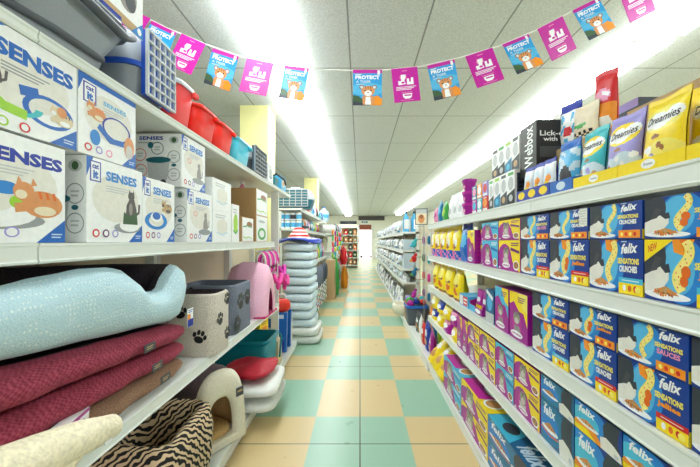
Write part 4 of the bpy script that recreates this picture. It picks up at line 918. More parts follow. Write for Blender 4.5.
carrier('small dark grey carrier with slatted side beyond the blue litter tray', (-0.80,2.60,ZS), LFT, 0.38, 0.34, 0.23, 'pl_dgrey','pl_grey','pl_grey','pl_dgrey','pl_dgrey')
me = carton_mesh('white_tall',0.16,0.2,0.16,'white',plainf('lgrey','teal'),None,None,None,'toy_box')
left('toy_box', me, 'white box between the dark grey carrier and the blue box, top left shelf', 'box', 2.83,2.99,ZS)
t = thing('pet_carrier', 'small open teal carrier with black handle poking out towards the aisle', 'pet carrier', (-0.80,3.12,ZS), LFT)
part('lower_shell', loftp([rr(0.16,0.26,0.04,0,0,.13),rr(0.19,0.29,0.04,0.09,0,.13)],'pl_teal'), t)
m = MB(); m.tube([(-0.06,0.05,0.08),(-0.05,-0.02,0.12),(0.1,-0.06,0.09),(0.2,-0.05,0.06)],0.009,'rubber'); part('handle', m, t)
me = carton_mesh('bluebox',0.20,0.2,0.14,'sky',lambda f: (f.ell(0.45,0.5,0.3,0.25,'cream'), f.ell(0.5,0.5,0.15,0.15,'ginger'), f.rect(0,0.85,1,1,'teal')),lambda f: f.ell(0.5,0.5,0.3,0.25,'orange'),None,None,'toy_box')
left('toy_box', me, 'sky blue box with orange print at the far end of the top left shelf', 'box', 3.30,3.50,ZS)
# ------------------------------------------------------------------ lower left shelf: pet beds
def bed(label, loc, rz, w, d, h, outer, lining, cush, dip, dipx, wall=0.09, warp=None, r=0.12, dipw=0.16, floor=0.3, na=72, pip=None, near=0.0):
    t = thing('pet_bed', label, 'pet bed', loc, rz)
    prof = [(0.03,0.0),(-0.008,0.12),(-0.026,0.35),(-0.028,0.6),(-0.012,0.84),(0.02,0.97),(0.045,1.0)]; prin = [(0.045,1.0),(0.075,0.95),(wall,0.75),(wall+0.012,0.45),(wall+0.016,floor)]
    base = [(p[0],p[1]) for p in rr(w,d,r,0,0,d/2,n=na//4-1)]; n = len(base)
    # even out the straight sides
    pts = []; 
    per = [0.0]
    for i in range(n): a, b = base[i], base[(i+1) % n]; per.append(per[-1]+math.hypot(b[0]-a[0], b[1]-a[1]))
    for k in range(na):
        s = per[-1]*k/na; i = max(j for j in range(n) if per[j] <= s); u = (s-per[i])/max(1e-9, per[i+1]-per[i]); a, b = base[i], base[(i+1) % n]
        pts.append((a[0]+(b[0]-a[0])*u, a[1]+(b[1]-a[1])*u))
    nor = []
    for k in range(na):
        a, b = pts[k-2], pts[(k+2) % na]; l = math.hypot(b[0]-a[0], b[1]-a[1]); nor.append((-(b[1]-a[1])/l, (b[0]-a[0])/l))
    def hh(p):
        q = h
        if p[1] < d*0.35: q *= (1 - dip*exp(-((p[0]-dipx)/dipw)**4))*(1 - near*max(0,min(1,(-0.02-p[0])/0.3)))
        return q
    def ring(o, z): 
        out = []
        for k, (p, nn) in enumerate(zip(pts, nor)):
            wob = 0.006*sin(k*1.7)*sin(z*5) + 0.004*sin(k*0.9+z*3)
            q = (p[0]+nn[0]*(o+wob), p[1]+nn[1]*(o+wob), hh(p)*z)
            out.append(warp(q) if warp else q)
        return out
    part('bolster', loftp([ring(o,z) for o, z in prof], outer, cap1=False), t)
    part('lining', loftp([ring(o,z) for o, z in prin], lining, cap0=False), t)
    m = MB(); fn = (lambda q: warp((q[0],q[1],q[2]))) if warp else None
    m.superq(0,d/2,h*floor+0.025,w/2-wall-0.03,d/2-wall-0.03,0.035,cush,0.7,0.5,28,8,fn); part('cushion', m, t)
    if pip:
        m = MB(); rg = ring(0.012,0.985); m.tube(rg+[rg[0]],0.005,pip,6); part('piping', m, t)
    return t
def slump(z0, near0, near1, far0, far1, w):
    """one bed of a squashed stack: its foot and its top are each sloping planes, from the near end (x = -w/2) to the far end"""
    def fn(q):
        u = min(1, max(0, (q[0]+w/2)/w)); k = q[2]
        return (q[0], q[1], near0+(far0-near0)*u + k*((near1-near0)+((far1-far0)-(near1-near0))*u) - z0)
    return fn
ZB = 0.639
YM, WB = 0.90, 1.06
def stackbed(label, n0, n1, f0, f1, outer, lining, cush, x, w=WB, **k):
    return bed(label, (x, YM, ZB), LFT, w, 0.35, 1.0, outer, lining, cush, k.pop('dip',0.0), k.pop('dipx',0.0), warp=slump(ZB,n0,n1,f0,f1,w), floor=0.45, r=0.06, **k)
def tagpatch(t, x, z, txt=True, y=-0.034, c='tan'):
    m = MB(); m.box(x-0.03,x+0.03,y-0.002,y,z-0.014,z+0.014,'dgrey'); f = Face(m,(x-0.03,y-0.002,z-0.014),(1,0,0),(0,0,1),0.06,0.028); f.lines(0.2,0.25,0.8,0.75,2,c); part('sewn_label', m, t)
b = stackbed('brown fleece pet bed at the foot of the stack of beds', ZB+.001, .735, ZB+.001, .700, 'fl_brown','fl_beige','fl_beige', -0.775); tagpatch(b,0.36,0.037,y=-0.030)
b = stackbed('dark red quilted pet bed directly on the brown one', .742, .845, .707, .770, 'fl_wine','fl_beige','fl_beige', -0.770); tagpatch(b,0.30,0.105,y=-0.030)
b = stackbed('dark red quilted pet bed under the pale blue bed', .852, .952, .777, .845, 'fl_wine','fl_dark','fl_dark', -0.765); tagpatch(b,0.25,0.19,y=-0.030)
b = bed('pale blue dotted pet bed with dark lining on top of the stack', (-0.765,0.955,ZB), LFT, 1.00, 0.36, 1.0, 'fl_dots','fl_dark','fl_dblue', 0.44, 0.285, warp=slump(ZB,.965,1.140,.858,1.100,1.00), floor=0.35, wall=0.07, dipw=0.115, r=0.08, near=0.22)
m = MB(); m.box(0.42,0.465,-0.045,-0.043,0.20,0.275,'white'); f = Face(m,(0.42,-0.045,0.20),(1,0,0),(0,0,1),0.045,0.075); f.rect(0,0,1,0.4,'royal'); f.rect(0,0.4,0.5,0.7,'orange'); f.lines(0.1,0.75,0.9,0.95,2,'blue'); part('hang_tag', m, b, 'blue and orange hang tag')
# paw print tubs and pink igloo
def paws(mb, w, h, pos, y, key, s=0.03):
    for a, b, r in pos:
        f = Face(mb, (-w/2,y,0), (1,0,0), (0,0,1), w, h)
        k = lambda u, v: (a + (u*cos(r)-v*sin(r))/w, b + (u*sin(r)+v*cos(r))/h)
        for u, v, ra, rb in ((0,-0.3,1.0,0.75),(-1.15,0.55,0.38,0.55),(-0.4,1.2,0.38,0.58),(0.45,1.2,0.38,0.58),(1.15,0.5,0.38,0.55)):
            f.poly([k(s*(u+ra*cos(q*pi/8)), s*(v+rb*sin(q*pi/8))) for q in range(16)], key, 1)
def cube_tub(label, loc, w, d, h, col, inner, pawkey, pos, spos):
    t = thing('pet_cube', label, 'pet bed', loc, LFT)
    part('outer_wall', loftp([rr(w,d,0.05,0,0,d/2),rr(w,d,0.05,h-0.01,0,d/2),rr(w-0.012,d-0.012,0.045,h,0,d/2),rr(w-0.03,d-0.03,0.04,h+0.002,0,d/2)], col, cap1=False), t)
    part('lining', loftp([rr(w-0.03,d-0.03,0.04,h+0.002,0,d/2),rr(w-0.05,d-0.05,0.03,h*0.5,0,d/2)], inner, cap0=False), t)
    for q in pos:
        m = MB(); paws(m, w, h, (q,), -0.0006, pawkey, w*0.115); part('paw_print', m, t)
    for q in spos:
        m = MB(); f0 = MB(); paws(f0, d, h, (q,), 0, pawkey, w*0.115)
        m.v = [(-w/2-0.0008, d/2 - p[0], p[2]) for p in f0.v]; m.f, m.m, m.sm, m.slots = f0.f, f0.m, f0.sm, f0.slots; part('paw_print', m, t)
    return t
cube_tub('beige fleece tub with black paw prints beside the stack of beds', (-0.70,1.69,ZB), 0.20, 0.26, 0.30, 'fl_speck','fl_dark','black', ((0.30,0.55,0.3),(0.70,0.24,-0.2),(0.72,0.84,0.4)), ((0.35,0.7,0.2),(0.7,0.3,-0.3)))
cube_tub('grey felt cube with black paw prints between beige tub and pink igloo', (-0.74,2.10,ZB), 0.32, 0.36, 0.295, 'fl_grey','fl_grey','black', ((0.32,0.60,0.2),(0.68,0.62,-0.2),(0.15,0.15,0.1)), ((0.3,0.75,0.4),(0.75,0.5,0.0)))
def igloo(label, loc, rz, w, d, h, outer, inner, ow, oh, name='pet_igloo', n=22):
    """dome on an arched plan whose front (-Y) is open in an arch; double wall"""
    t = thing(name, label, 'pet bed', loc, rz)
    def arch(sw, sh, y, z0=0.0, e=0.75):
        return [(sw/2*math.copysign(abs(cos(pi*k/n))**e, cos(pi*k/n)), y, z0+sh*abs(sin(pi*k/n))**e) for k in range(n+1)]
    return t, arch
t, arch = igloo('pale pink plastic pet igloo with dark pink doorway', (-0.68,2.53,ZB), LFT, 0.34, 0.36, 0.38, '', '', 0, 0)
A = [arch(0.15,0.20,0.012,0,0.9),arch(0.165,0.22,0,0,0.9),arch(0.26,0.31,0.005,0,1.0),arch(0.31,0.375,0.03,0,1.1),arch(0.35,0.40,0.10,0,1.15),arch(0.35,0.40,0.22,0,1.15),arch(0.31,0.36,0.30,0,1.1),arch(0.18,0.2,0.35,0,1)]
part('dome', loftp([list(reversed(a)) for a in A],'fl_pink',closed=False,cap0=False), t)
part('lining', loftp([arch(0.15,0.20,0.012,0,0.9),arch(0.26,0.30,0.06,0,1.1),arch(0.26,0.30,0.26,0,1.1),arch(0.1,0.1,0.34)],'fl_dpink',closed=False,cap0=False), t)
m = MB(); m.box(-0.17,0.17,0.0,0.34,0,0.012,'fl_dpink'); part('base', m, t)
# hanging collars, leads and clip strips at the end of the middle shelf
t = thing('hook_rail', 'metal rail of hooks under the middle left shelf', 'hook rail', (-0.80,2.74,1.12), 0)
m = MB(); m.tube([(0,-0.22,0),(0,0.2,0)],0.006,'chrome',8); part('rail', m, t)
hk = MB(); hk.tube([(0,0,0),(0.03,0,-0.008),(0.034,0,0.008)],0.003,'chrome',6); hkm = hk.mesh('hook')
for i in range(9): part('hook', hkm, t, loc=(0.0,-0.2+0.048*i,0))
for i in range(9):
    y = 2.54+0.048*i; c, n = (('catl','pale grey'),('hotpink','hot pink'),('magenta','magenta'))[i % 3]
    m = MB(); r = 0.05+0.008*(i % 2); z = -0.09
    m.tube([(0.0+0.035*sin(2*pi*k/14), r*0.5*sin(2*pi*k/14+1), z+0.085*cos(2*pi*k/14)) for k in range(15)],0.011,c,6)
    o = single('pet_collar', m.mesh('pet_collar'), '%s collar hanging under the middle left shelf, %s from the near end' % (n, nth(i)), 'collar', (-0.765,y,1.112), 0.3, 'hanging collars')
for i, (y, z, c) in enumerate(((2.80,0.88,'hotpink'),(2.93,0.94,'magenta'),(3.06,0.84,'hotpink'))):
    m = MB(); m.tube([(0.03*sin(2*pi*k/12),0.06*cos(2*pi*k/12),0.04*sin(4*pi*k/12)) for k in range(13)],0.016,c,7); m.superq(0,0.02,-0.06,0.02,0.04,0.04,c,1,1,10,6); m.tube([(0,0,0.03),(0,0,0.15)],0.003,'white',5)
    single('pet_harness', m.mesh('pet_harness'), 'bunched %s harness hanging behind the pink igloo, %s from the near end' % ({'hotpink':'hot pink'}.get(c,c), nth(i)), 'harness', (-0.70,y,z), 0.15*i, 'hanging pink harnesses')
# plush limb lying on the edge of the lower shelf, packs under it
t = thing('plush_toy', 'long cream plush toy limb lying across the shelf edge in the bottom left corner', 'plush toy', (-0.70,0.76,0.70))
m = MB(); m.tube([(-0.03,-0.22,0.06),(-0.01,-0.15,0.045),(0,-0.05,0.03),(0.005,0.06,0.01),(0.003,0.13,-0.012),(0,0.165,-0.02),(0,0.18,-0.022)],[0.045,0.055,0.050,0.042,0.036,0.032,0.016],'plush',16); part('limb', m, t)
m = MB(); m.tube([(0.0,-0.17,-0.01),(0.02,-0.10,-0.02),(0.012,0.0,-0.02),(0.01,0.05,-0.02)],[0.02,0.028,0.026,0.012],'plush',12); part('limb', m, t)
m = MB(); m.box(0.03,0.034,0.10,0.125,-0.035,-0.01,'white'); part('fabric_tag', m, t)
m = MB(); m.box(0.046,0.05,-0.10,-0.06,-0.03,-0.002,'white'); part('fabric_tag', m, t)
def packf(f): f.poly([(0,0),(0.35,0),(0.6,1),(0,1)],'blue'); f.stroke([(0.3,0),(0.5,0.9)],[0.08]*2,'yellow'); f.ell(0.75,0.5,0.15,0.3,'royal'); f.rect(0,0.9,1,1,'purple')
single('toy_pack', carton_mesh('lp',0.11,0.03,0.10,'white',packf,None,None,None,'toy_pack'), 'white and blue carded pack standing under the cream plush limb', 'toy pack', (-0.745,0.86,ZB+.001), LFT+0.25, None, radians(4))
# ------------------------------------------------------------------ bottom left shelf
Z0 = 0.095
t = thing('pet_bed', 'tall square zebra striped fleece pet bed at the bottom left', 'pet bed', (-0.70,1.38,Z0), LFT)
w, d, h = 0.40, 0.36, 0.37
def zr(o, z, dip=0): 
    return [(p[0], p[1], z - dip*max(0,(0.14-p[1]))*1.0*(1-abs(p[0])/(w*0.6)) + 0.012*sin(p[0]*17+p[1]*9)*(z > 0.2)) for p in rr(w-2*o,d-2*o,0.06,0,0,d/2,8)]
part('bolster', loftp([zr(0.01,0),zr(-0.005,0.1),zr(-0.012,0.24),zr(0.0,h-0.015,0.5),zr(0.02,h,0.5)],'zebra',cap1=False), t)
part('lining', loftp([zr(0.02,h,0.5),zr(0.045,h-0.012,0.5),zr(0.055,0.22),zr(0.06,0.13)],'zebra',cap0=False), t)
m = MB(); m.superq(0,d/2,0.14,w/2-0.06,d/2-0.06,0.05,'zebra',0.6,0.5,24,8); part('cushion', m, t)
t = thing('pet_bed', 'flat red and pink patterned pet bed in the bottom left corner', 'pet bed', (-0.68,1.01,Z0), LFT)
m = MB(); m.superq(0,0.2,0.12,0.155,0.19,0.12,'cushred',0.5,0.5,24,10); part('cushion', m, t)
m = MB(); m.superq(0,0.2,0.235,0.11,0.13,0.03,'hotpink',0.6,0.6,20,8); part('centre_pad', m, t)
# cream igloo bed with plum cover
t, arch = igloo('cream and plum fleece igloo bed with arched doorway', (-0.735,1.75,Z0), LFT-0.55, 0.3, 0.36, 0.44, '', '', 0, 0, 'igloo_bed')
part('cover', loftp([list(reversed(a)) for a in (arch(0.345,0.435,0.035,0),arch(0.36,0.445,0.10),arch(0.35,0.43,0.24),arch(0.28,0.34,0.34),arch(0.12,0.16,0.38))],'fl_plum',closed=False,cap0=False), t)
part('front_panel', loftp([list(reversed(a)) for a in (arch(0.19,0.235,0.035,0.05),arch(0.195,0.24,0.005,0.045),arch(0.23,0.28,-0.015,0.03),arch(0.31,0.39,-0.012,0.01),arch(0.35,0.44,0.01,0),arch(0.345,0.435,0.04,0))],'fl_cream',closed=False,cap0=False,cap1=False), t)
m = MB(); m.box(-0.165,0.165,-0.01,0.34,0,0.05,'fl_cream',0.01); part('base', m, t)
part('lining', loftp([arch(0.20,0.24,0.03,0.05),arch(0.28,0.32,0.1,0.05),arch(0.26,0.3,0.28,0.05),arch(0.1,0.1,0.33,0.05)],'fl_tan',closed=False,cap0=False), t)
t.scale = (0.92,0.88,0.95)
m = MB(); m.superq(0,0.14,0.07,0.11,0.12,0.03,'fl_tan',0.6,0.7,20,8); part('cushion', m, t)
m = MB(); m.box(0.085,0.135,-0.021,-0.017,0.26,0.31,'dgrey'); f = Face(m,(0.085,-0.021,0.26),(1,0,0),(0,0,1),0.05,0.05); f.rect(0.15,0.45,0.85,0.7,'tan'); part('sewn_label', m, t)
# white cushions with a red one on top
for i in range(2):
    m = MB(); m.superq(0,0,0,0.19,0.23,0.042,'padw',0.75,0.35,36,12,lambda q: (q[0]+0.006*sin(q[1]*30), q[1], q[2]+0.006*sin(q[0]*28+i)*cos(q[1]*22)))
    single('cushion', m.mesh('cushion'), 'white quilted cushion under the red one, %s of the two' % ('lower','upper')[i], 'cushion', (-0.73,2.28,Z0+0.046+0.094*i), 0.05*i, 'white cushions')
m = MB(); m.superq(0,0,0,0.165,0.17,0.034,'cushred',0.8,0.35,36,12,lambda q: (q[0], q[1], q[2]+0.010*sin(q[0]*32)*cos(q[1]*18)))
single('cushion', m.mesh('cushion'), 'shiny dark red folded cushion on top of the white cushions', 'cushion', (-0.76,2.28,Z0+0.046+0.094+0.088), -0.05)
t = thing('pet_crate', 'open teal plastic crate on the bottom left shelf', 'crate', (-0.71,2.70,Z0), LFT)
w, d, h = 0.36, 0.44, 0.33
part('tub', loftp([rr(w*0.84,d*0.86,0.04,0,0,d/2),rr(w*0.88,d*0.9,0.05,0.02,0,d/2),rr(w*0.98,d*0.98,0.05,h-0.01,0,d/2),rr(w*0.94,d*0.95,0.04,h-0.01,0,d/2),rr(w*0.84,d*0.86,0.04,0.02,0,d/2)],'pl_teal'), t)
part('rim', loftp([rr(w,d,0.05,h-0.03,0,d/2),rr(w+0.02,d+0.02,0.06,h-0.02,0,d/2),rr(w+0.02,d+0.02,0.06,h,0,d/2),rr(w*0.93,d*0.94,0.04,h,0,d/2)],'pl_teal',cap0=False,cap1=False), t)
m = MB(); m.tube([(w*0.4,-0.016,h-0.02),(w*0.47,-0.024,h*0.8),(w*0.44,-0.012,h*0.3)],0.009,'pl_teal'); part('handle', m, t)
m = MB()
m.superq(-w/2-0.015,d*0.75,h-0.015,0.012,0.02,0.016,'pl_lgrey',1,1,12,8); part('knob', m, t)
me = carton_mesh('gbox',0.30,0.2,0.26,'grey',None,None,None,None,'storage_box')
single('storage_box', me, 'grey box on the bottom left shelf behind the teal crate', 'box', (-0.86,3.06,Z0+.001), LFT)
me = carton_mesh('ybox',0.16,0.16,0.12,'yellow',lambda f: (f.rect(0.2,0.2,0.8,0.5,'orange'), f.lines(0.2,0.6,0.8,0.9,2,'brown')),lambda f: f.rect(0.2,0.2,0.8,0.7,'orange'),None,None,'treat_box')
single('treat_box', me, 'small yellow box on top of the grey box, left side', 'box', (-0.88,3.02,Z0+.262), LFT-0.2)
me = carton_mesh('pkbox',0.14,0.16,0.22,'sand',plainf('orange','yellow'),None,None,None,'treat_box')
single('treat_box', me, 'beige box with orange print between teal crate and leaning blue boxes', 'box', (-0.72,2.96,Z0+.001), LFT)
bf = lambda f: (f.rect(0.06,0.04,0.94,0.30,'royal'), f.ell(0.5,0.14,0.2,0.08,'white'), f.rect(0.1,0.85,0.9,0.95,'ice'))
for i, (x, y, rx) in enumerate(((-0.73,3.24,0.13),(-0.73,3.42,0.10))):
    me = carton_mesh('slimblue',0.30,0.055,0.38,'blue',bf,lambda f: (f.rect(0.1,0.02,0.9,0.12,'ice'), f.rect(0.3,0.3,0.7,0.9,'felixl')),None,None,'flat_box')
    single('flat_box', me, 'tall slim blue box leaning on the bottom left shelf, %s of two' % ('nearer','farther')[i], 'box', (x-0.15,y,Z0+.009), 0, 'leaning blue boxes', radians(-7))
me = carton_mesh('wslim',0.24,0.05,0.30,'white',None,lambda f: f.rect(0.2,0.1,0.8,0.5,'lgrey'),None,None,'flat_box')
single('flat_box', me, 'white slim box behind the leaning blue boxes', 'box', (-0.86,3.53,Z0+.004), 0, None, radians(-5))
m = MB(); m.superq(0,0,0.07,0.11,0.07,0.07,'ored',0.7,0.7,20,10); m.tube([(-0.07,0,0.12),(-0.05,0,0.18),(0.05,0,0.18),(0.07,0,0.12)],0.008,'white')
single('toy_bag', m.mesh('toy_bag'), 'orange red bundle with white handle lying on the leaning blue boxes', 'bag', (-0.82,3.36,0.474), 0.3)
# ------------------------------------------------------------------ stack of padded mats with the hat
n = 12; hz = 1.17/n
for i in range(n):
    m = MB(); rn = random.Random(i); a = rn.uniform(-.012,.012)
    m.superq(0,0,0,0.185 if i > 1 else 0.205,0.24,hz*0.47,'pad' if i > 1 else 'padw',0.34,0.28,44,10,lambda q: (q[0], q[1], q[2]+0.005*sin(q[0]*40)*(abs(q[1]) < 0.23)+0.003*sin(q[1]*30)))
    single('padded_mat', m.mesh('padded_mat'), 'pale blue padded mat in the tall stack, %s from the floor' % nth(i), 'padded mat', (-0.725+a+(0.045 if i < 2 else 0),4.02+a,hz*(i+0.5)+0.004), 0.0, 'stacked padded mats')
t = thing('hanging_strip', 'red strip of small packs hanging left of the pad stack', 'display strip', (-0.935,3.72,0.28))
m = MB(); m.box(-0.02,0.02,0,0.004,0,0.92,'ored'); part('backing_card', m, t)
for i in range(7): m = MB(); m.superq(0,-0.012,0.07+i*0.125,0.03,0.014,0.055,'red' if i % 2 else 'ored',0.6,0.7,12,8); part('pack', m, t)
t = thing('striped_hat', 'floppy red and white striped hat with blue brim on the pad stack', 'hat', (-0.74,4.0,1.206))
m = MB(); ring = lambda r, z, wv=0.0: [(r*cos(2*pi*k/28), r*sin(2*pi*k/28), z+wv*sin(2*pi*k/28*3)) for k in range(28)]
m.loft([ring(0.13,0.015),ring(0.20,0.005,0.01),ring(0.27,-0.015,0.025),ring(0.275,-0.005,0.025),ring(0.2,0.025,0.01),ring(0.13,0.035)],'royal',cap0=False,cap1=False); part('brim', m, t)
m = MB(); m.loft([ring(0.15,0.02),ring(0.135,0.045),ring(0.115,0.07),ring(0.095,0.09),ring(0.08,0.11),ring(0.07,0.13),ring(0.055,0.15),ring(0.02,0.16)],['white','red','white','red','white','red','red']); part('crown', m, t)
# ------------------------------------------------------------------ far left bays
def lbag(name, key, w, h, d, art, y, z, label, cat, group=None, x=-0.80, jit=0.1, back=None):
    return single(name, bag_mesh(key,w,h,d,art,None,10,12,hash(str(key)) % 97,back or art(.02,.98),name), label, cat, (x,y,z+.001), LFT+random.uniform(-jit,jit), group)
# tins, two layers on the upper shelf, near end
for l in range(2):
    for i in range(4):
        m = MB(); m.cyl(0,0,0,0.105,0.036,0.036,'white',18); 
        m.loft([[(0.0365*cos(2*pi*k/18),0.0365*sin(2*pi*k/18),z) for k in range(18)] for z in (0.02,0.075)],'sky' if i != 2 else ('sky','slate')[l],cap0=False,cap1=False)
        m.loft([[(0.037*cos(2*pi*k/18),0.037*sin(2*pi*k/18),z) for k in range(18)] for z in (0.098,0.106)],'chrome',cap0=False)
        single('food_tin', m.mesh('food_tin'), 'white and blue tin, %s layer, %s from the aisle, above the striped hat' % (('lower','upper')[l], nth(3-i)), 'tin', (-1.06+0.078*i,4.45,1.371+0.107*l), 0.4*i, 'tins above the striped hat')
t = carrier('pale grey and teal pet carrier on the far left top shelf', (-0.90,4.40,1.641), 0, 0.52, 0.34, 0.27, 'pl_dteal','pl_lgrey','pl_lgrey','pl_dteal','pl_lgrey')
for i, (y, c, d, h, nm) in enumerate(((4.95,'red','white',0.2,'red and white'),(5.2,'ored','navy',0.22,'orange and navy'),(5.45,'lgrey','red',0.24,'pale grey'),(5.75,'sky','royal',0.18,'sky blue'),(6.05,'white','red',0.30,'white and red'),(6.4,'dgrey','white',0.2,'dark grey'),(6.8,'aqua','white',0.16,'turquoise'),(7.15,'blue','white',0.18,'blue'))):
    art = lambda a, b, c=c, d=d: d if inell(a,b,.5,.5,.3,.25) else c
    lbag('food_bag',('lt',i),0.2,h,0.1,art,y,1.64,'%s bag on the far left top shelf, %s beyond the carrier' % (nm, nth(i)),'bag')
t = thing('water_bottle', 'clear plastic water bottle standing highest on the far left shelving', 'bottle', (-0.83,7.5,1.64))
m = MB(); m.loft([[(r*cos(2*pi*k/16), r*sin(2*pi*k/16), z) for k in range(16)] for r, z in ((0.11,0),(0.12,0.02),(0.11,0.1),(0.12,0.15),(0.115,0.22),(0.04,0.28),(0.035,0.31))],'ice'); part('body', m, t)
m = MB(); m.cyl(0,0,0.31,0.335,0.04,0.04,'blue'); part('cap', m, t)
m = MB(); m.loft([[(0.1215*cos(2*pi*k/16), 0.1215*sin(2*pi*k/16), z) for k in range(16)] for z in (0.08,0.16)],'sky',cap0=False,cap1=False); part('paper_label', m, t)
rn = random.Random(12)
sm = (('teal','aqua','teal'),('lime','yellow','lime green'),('dgrey','white','dark grey'),('orange','red','orange'),('purple','pink','purple'),('sky','white','sky blue'),('white','lilac','white'),('red','yellow','red'),('green','white','green'),('pink','white','pink'))
for i in range(10):
    c, d, nm = sm[(i*3) % 10]; y = 4.86+0.2*i
    lbag('treat_bag',('lm',(i*3) % 10),0.18,0.17,0.09,lambda a,b,c=c,d=d: d if inell(a,b,.5,.5,.3,.25) else c,y,1.37,'%s bag, tins shelf of far left bays, %s beyond tins' % (nm, nth(i)),'bag','bags on the tins shelf',x=-0.83)
for i in range(15):
    c, d, nm = sm[(i*7+1) % 10]; y = 4.5+0.2*i
    lbag('treat_bag',('ln',(i*7+1) % 10),0.18,0.24+0.1*(i % 3)/2,0.1,lambda a,b,c=c,d=d: d if inell(a,b,.5,.6,.3,.2) else c,y,0.86,'%s bag, middle shelf of far left bays, %s from pad stack' % (nm, nth(i)),'bag','bags on the far left middle shelf')
m = MB(); m.tube([(-0.24,0,0),(-0.235,0,0),(0.235,0,0),(0.24,0,0)],[0.06,0.085,0.085,0.06],'padw',20)
single('rolled_pad', m.mesh('rolled_pad'), 'rolled white pad lying across the far left shelf above the bags', 'rolled pad', (-0.76,6.98,1.37+0.088))
m = MB(); m.superq(0,0,0,0.15,0.13,0.022,'dgrey',0.7,0.6,20,8)
single('flat_cushion', m.mesh('flat_cushion'), 'flat dark cushion on the bags beside the striped hat', 'cushion', (-0.86,4.63,1.371+0.024), 0.1)
# garments hanging in front of the far left bays
cc = ('red','green','white','royal','ored','sky')
for i in range(8):
    y = 4.65+0.24*i; t = thing('hanging_pouch', 'grey pouch on patterned card hanging at far left bays, %s from pad stack' % nth(i), 'pouch', (-0.62,y,0.10), LFT, 'hanging grey pouches')
    m = MB(); m.superq(0,0.05,0.52,0.07,0.05,0.17,'fl_grey' if i < 5 else 'slate',0.8,0.9,16,10); part('pouch', m, t)
    m = MB(); m.box(-0.065,0.065,0.03,0.06,0.02,0.40,'white')
    f = Face(m,(-0.065,0.03,0.02),(1,0,0),(0,0,1),0.13,0.38); g = Face(m,(-0.065,0.06,0.02),(0,-1,0),(0,0,1),0.03,0.38)
    for k in range(7): f.rect(0.06,0.02+k*0.14,0.94,0.12+k*0.14,(cc if i < 4 else ('dgrey','white','slate'))[(i+k) % (6 if i < 4 else 3)]); g.rect(0.1,0.02+k*0.14,0.9,0.12+k*0.14,(cc if i < 4 else ('dgrey','white','slate'))[(i+k+1) % (6 if i < 4 else 3)])
    part('patterned_card', m, t)
    m = MB(); m.tube([(0,0.05,0.68),(0,0.05,0.755)],0.004,'dgrey',5); part('loop', m, t)
open_carton('tall beige carton on the floor at the far left bays', -0.70, -0.53, 6.75, 7.1, 0.25, 0.80, 'cardboard_carton', lid=True)
open_carton('dark brown low carton under the tall beige carton', -0.70, -0.52, 6.75, 7.1, 0.0, 0.248, 'brown_carton', lid=True)
for i, (y, x, z, w, h, c, d, lab) in enumerate(((7.40,-0.46,0.0,0.18,0.95,'green','dgreen','tall green sack standing beside the beige carton'),(8.45,-0.30,0.0,0.34,0.60,'orange','dorange','bright orange sack standing on the floor far down the left'),(8.45,-0.32,0.602,0.34,0.5,'red','white','red and white sack above the orange sack'))):
    lbag('food_sack',('sack',i),w,h,0.2,lambda a,b,c=c,d=d: d if inell(a,b,.5,.5,.3,.2) else c,y,z,lab,'sack',None,x,0.05)
for i in range(14):
    c, d, nm = sm[(i*3+2) % 10]; y = 8.3+0.34*(i//2); z = (1.15,0.86)[i % 2]
    lbag('treat_bag',('lf',(i*3+2) % 10),0.3,0.28,0.12,lambda a,b,c=c,d=d: d if inell(a,b,.5,.6,.3,.2) else c,y,(1.37,0.86)[i % 2],'%s bag far down the left, %s shelf, %s from the near end' % (nm, ('upper','middle')[i % 2], nth(i//2)),'bag','bags far down the left',x=-0.57)
for i in range(5):
    c, d, nm = sm[(i*7+3) % 10]; y = 8.95+0.38*i
    lbag('food_sack',('lg',(i*7+3) % 10),0.36,0.5,0.16,lambda a,b,c=c,d=d: d if inell(a,b,.5,.6,.3,.2) else c,y,0.094,'%s sack, bottom shelf far down left, %s beyond the orange sack' % (nm, nth(i)),'sack','sacks far down the left',x=-0.55)
for i in range(6):
    t = thing('hanging_strip', 'hanging strip of small bright packs at the far left bays, %s from the pad stack' % nth(i), 'clip strip', (-0.50,6.2+0.62*i,0.86), LFT, 'hanging strips of bright packs')
    m = MB(); m.box(-0.012,0.012,0.028,0.031,0,0.56,'white'); part('strip', m, t)
    for k in range(5):
        c = ('lime','orange','red','hotpink','aqua','purple','ored','yellow','white','green','teal')[(i*4+k*3) % 11]
        m = MB(); m.superq(0,0.01,0.06+k*0.11,0.06,0.018,0.052,c,0.6,0.7,12,8); m.box(-0.03,0.03,-0.012,-0.008,0.04+k*0.11,0.075+k*0.11,'offwhite'); part('pack', m, t)
# rack facing us at the end of the left run
t = thing('display_rack', 'white shelf rack facing the camera at the far left end', 'rack', (-0.62,14.4,0))
m = MB(); m.box(-0.5,0.5,0.36,0.38,0,1.95,'backpanel'); part('back_panel', m, t)
for s in (-1,1): m = MB(); m.box(s*0.51-0.012,s*0.51+0.012,0,0.38,0,1.95,'shelf'); part('side_panel', m, t)
for z in (0.15,0.48,0.81,1.14,1.47,1.8): m = MB(); m.box(-0.495,0.495,0.0,0.355,z-0.03,z,'shelf'); part('shelf', m, t)
rn = random.Random(3); oc = (('dorange','orange'),('brown','brown'),('red','red'),('tan','beige'),('dgreen','dark green'),('slate','dark grey'),('ginger','ginger'))
for r in range(5):
    for k in range(5):
        c, nm = oc[(r*3+k*2) % 7]
        single('food_pack', bag_mesh(('rk',c),0.17,0.24,0.1,lambda a,b,c=c: 'cream' if inell(a,b,.5,.5,.3,.2) else c,None,8,9,5,c,'food_pack'), '%s pack on the far end rack, %s row up, %s from the left' % (nm, nth(r), nth(k)), 'food pack', (-1.02+0.2*k,14.52,0.151+0.33*r), 0, 'packs on the far end rack')
